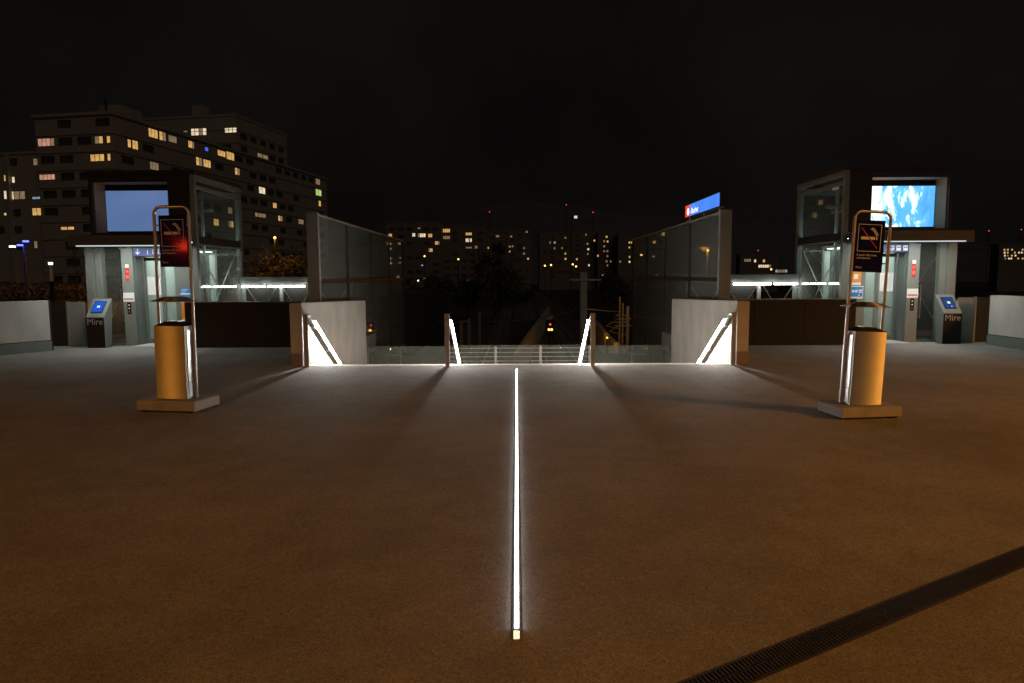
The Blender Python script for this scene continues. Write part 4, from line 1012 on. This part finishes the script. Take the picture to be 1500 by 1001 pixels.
# ------------------------------------------------------------------ railway below
tag(MB().box(-9, 12, 24, 420, -7.19, -7.0).build('track_bed', M['ballast']), kind='structure')
for k, x in enumerate((-2.6, 2.2, 6.6)):
    tk = empty('railway_track', (x, 200, -7)); tag(tk, ('left', 'middle', 'right')[k] + ' railway track of the three in the valley beyond the stairs', 'track', 'railway tracks')
    for s in (-.72, .72): MB().box(s - .035, s + .035, -175, 180, .02, .18).build('rail', M['galv'], tk)
    sm = MB()
    for j in range(240): sm.box(-1.25, 1.25, -175 + j * .65 - .12, -175 + j * .65 + .12, .0, .06)
    tag(sm.build('sleepers', M['conc_dark'], tk), kind='stuff')
def rwall(pts, lab):
    o = empty('track_side_wall', (pts[0][0], pts[0][1], -7.2)); tag(o, lab, 'wall', 'walls beside the tracks'); c = Vector((pts[0][0], pts[0][1], 0))
    for a, b in zip(pts[:-1], pts[1:]): MB().bar(Vector((a[0], a[1], 1.4)) - c, Vector((b[0], b[1], 1.4)) - c, .4, 2.8).build('wall_panel', M['conc'], o)
rwall([(-.1, 52), (.6, 62), (1.6, 75), (3.2, 95), (6.0, 130)], 'low concrete wall curving beside the tracks behind the signal')
rwall([(8.8, 40), (8.6, 52), (9.0, 66), (10.5, 90)], 'low concrete wall beside the tracks below the lit masts')
# mast with crossbar
def mast(px, Y, ytop, lab, w=.22, arms=(), m='galv'):
    p = atY(px, ytop, Y); o = empty('catenary_mast', (p.x, Y, -7.0)); tag(o, lab, 'mast', 'railway masts'); h = p.z + 7
    b = MB(); b.box(-w / 2, w / 2, -w / 2, -w / 2 + .03, 0, h); b.box(-w / 2, w / 2, w / 2 - .03, w / 2, 0, h); b.box(-.02, .02, -w / 2 + .031, w / 2 - .031, 0, h)
    b.build('post', M[m], o)
    MB().box(-.3, .3, -.3, .3, 0, .25).build('footing', M['conc_dark'], o)
    for (dx0, dx1, py) in arms:
        z = atY(px, py, Y).z + 7
        MB().box(dx0, dx1, -w / 2 - .09, -w / 2 - .01, z - .05, z + .05).build('cross_arm', M[m], o)
    return o, p
mast(855, 36, 399, 'T-shaped catenary mast with a crossbar right of the stairs', .34, ((-.75, .9, 410),), 'pale')  # pale coat stands in for the lens glow around this mast
mast(675.5, 42, 470, 'short pale mast left of the signal, first of three', .18, ((-.05, .5, 471),))
mast(687, 42, 467, 'short pale mast left of the signal, second of three', .18)
mast(702.5, 44, 457, 'short pale mast left of the signal, third and tallest', .14)
for px, Y, yt, lab in ((908, 56, 435, 'amber-lit railway mast, leftmost of the group by the right glass screen'), (912.5, 57, 444, 'amber-lit railway mast, middle of the group by the right glass screen'), (919.5, 52, 449, 'thick amber-lit railway mast by the right glass screen'), (926.2, 55, 435, 'amber-lit railway mast hard by the edge of the right glass screen')):
    o, p = mast(px, Y, yt, lab, .11 if px != 919.5 else .2, (((-.6, .5, yt + 18), (-1.0, .3, yt + 28)) if px in (912.5, 919.5) else ()))
    if px in (912.5, 919.5):
        h = p.z + 7; MB().bar((0, -.2, h - 1.0), (-1.4, -.2, h - 1.9), .05, .05).build('cantilever', M['galv'], o); MB().bar((0, -.2, h - 2.2), (-1.4, -.2, h - 1.9), .05, .05).build('cantilever', M['galv'], o)
p = atY(1037, 367, 46)
lz = far_lamp(1037, 367, 46, M['sodium_far'], 'amber lamp by the tracks seen through the right glass screen', .09)
ld = bpy.data.lights.new('lamp_light', 'POINT'); ld.energy = 700; ld.color = SOD; ld.shadow_soft_size = .15
lo = bpy.data.objects.new('lamp_light', ld); COL.objects.link(lo); lo.parent = lz; lo.location = (-.3, -.2, p.z + 7.3)
# overhead wires
def wire(pts, lab, r=.02):
    P = [atY(*q) for q in pts]; o = MB().tube([v for v in P], r, 6).build('overhead_wire', M['galv']); tag(o, lab, 'wire', 'overhead wires')
wire([(640, 472, 40), (690, 472.5, 40), (757, 470, 39), (800, 465, 38), (838, 457, 36.4), (848, 449, 36)], 'overhead wire sagging from the crossbar mast to the left', .025)
wire([(860, 453, 36), (890, 456, 44), (916, 457, 56)], 'overhead wire from the crossbar mast to the lit masts', .02)
# signal
p = atY(806, 475.5, 50)
sgm = empty('railway_signal', (p.x, 50, -7)); tag(sgm, 'railway signal showing one red and two amber lights', 'signal'); h = p.z + 7
MB().tube([(0, .2, 0), (0, .2, h - .7)], .1, 8).build('post', M['steel_d'], sgm)
bb = MB().box(-.32, .32, .05, .25, h - .8, h + .35).build('signal_board', M['black'], sgm, bevel=.03)
MB().tube([(0, -.02, h), (0, .05, h)], .07, 14).build('red_lens', M['red_far'], bb)
for x in (-.09, .11): MB().tube([(x, -.02, h - .38), (x, .05, h - .38)], .085, 14).build('amber_lens', M['amber'], bb)
MB().box(-.2, .2, .06, .2, h + .36, h + .6).build('number_plate', M['galv'], sgm)
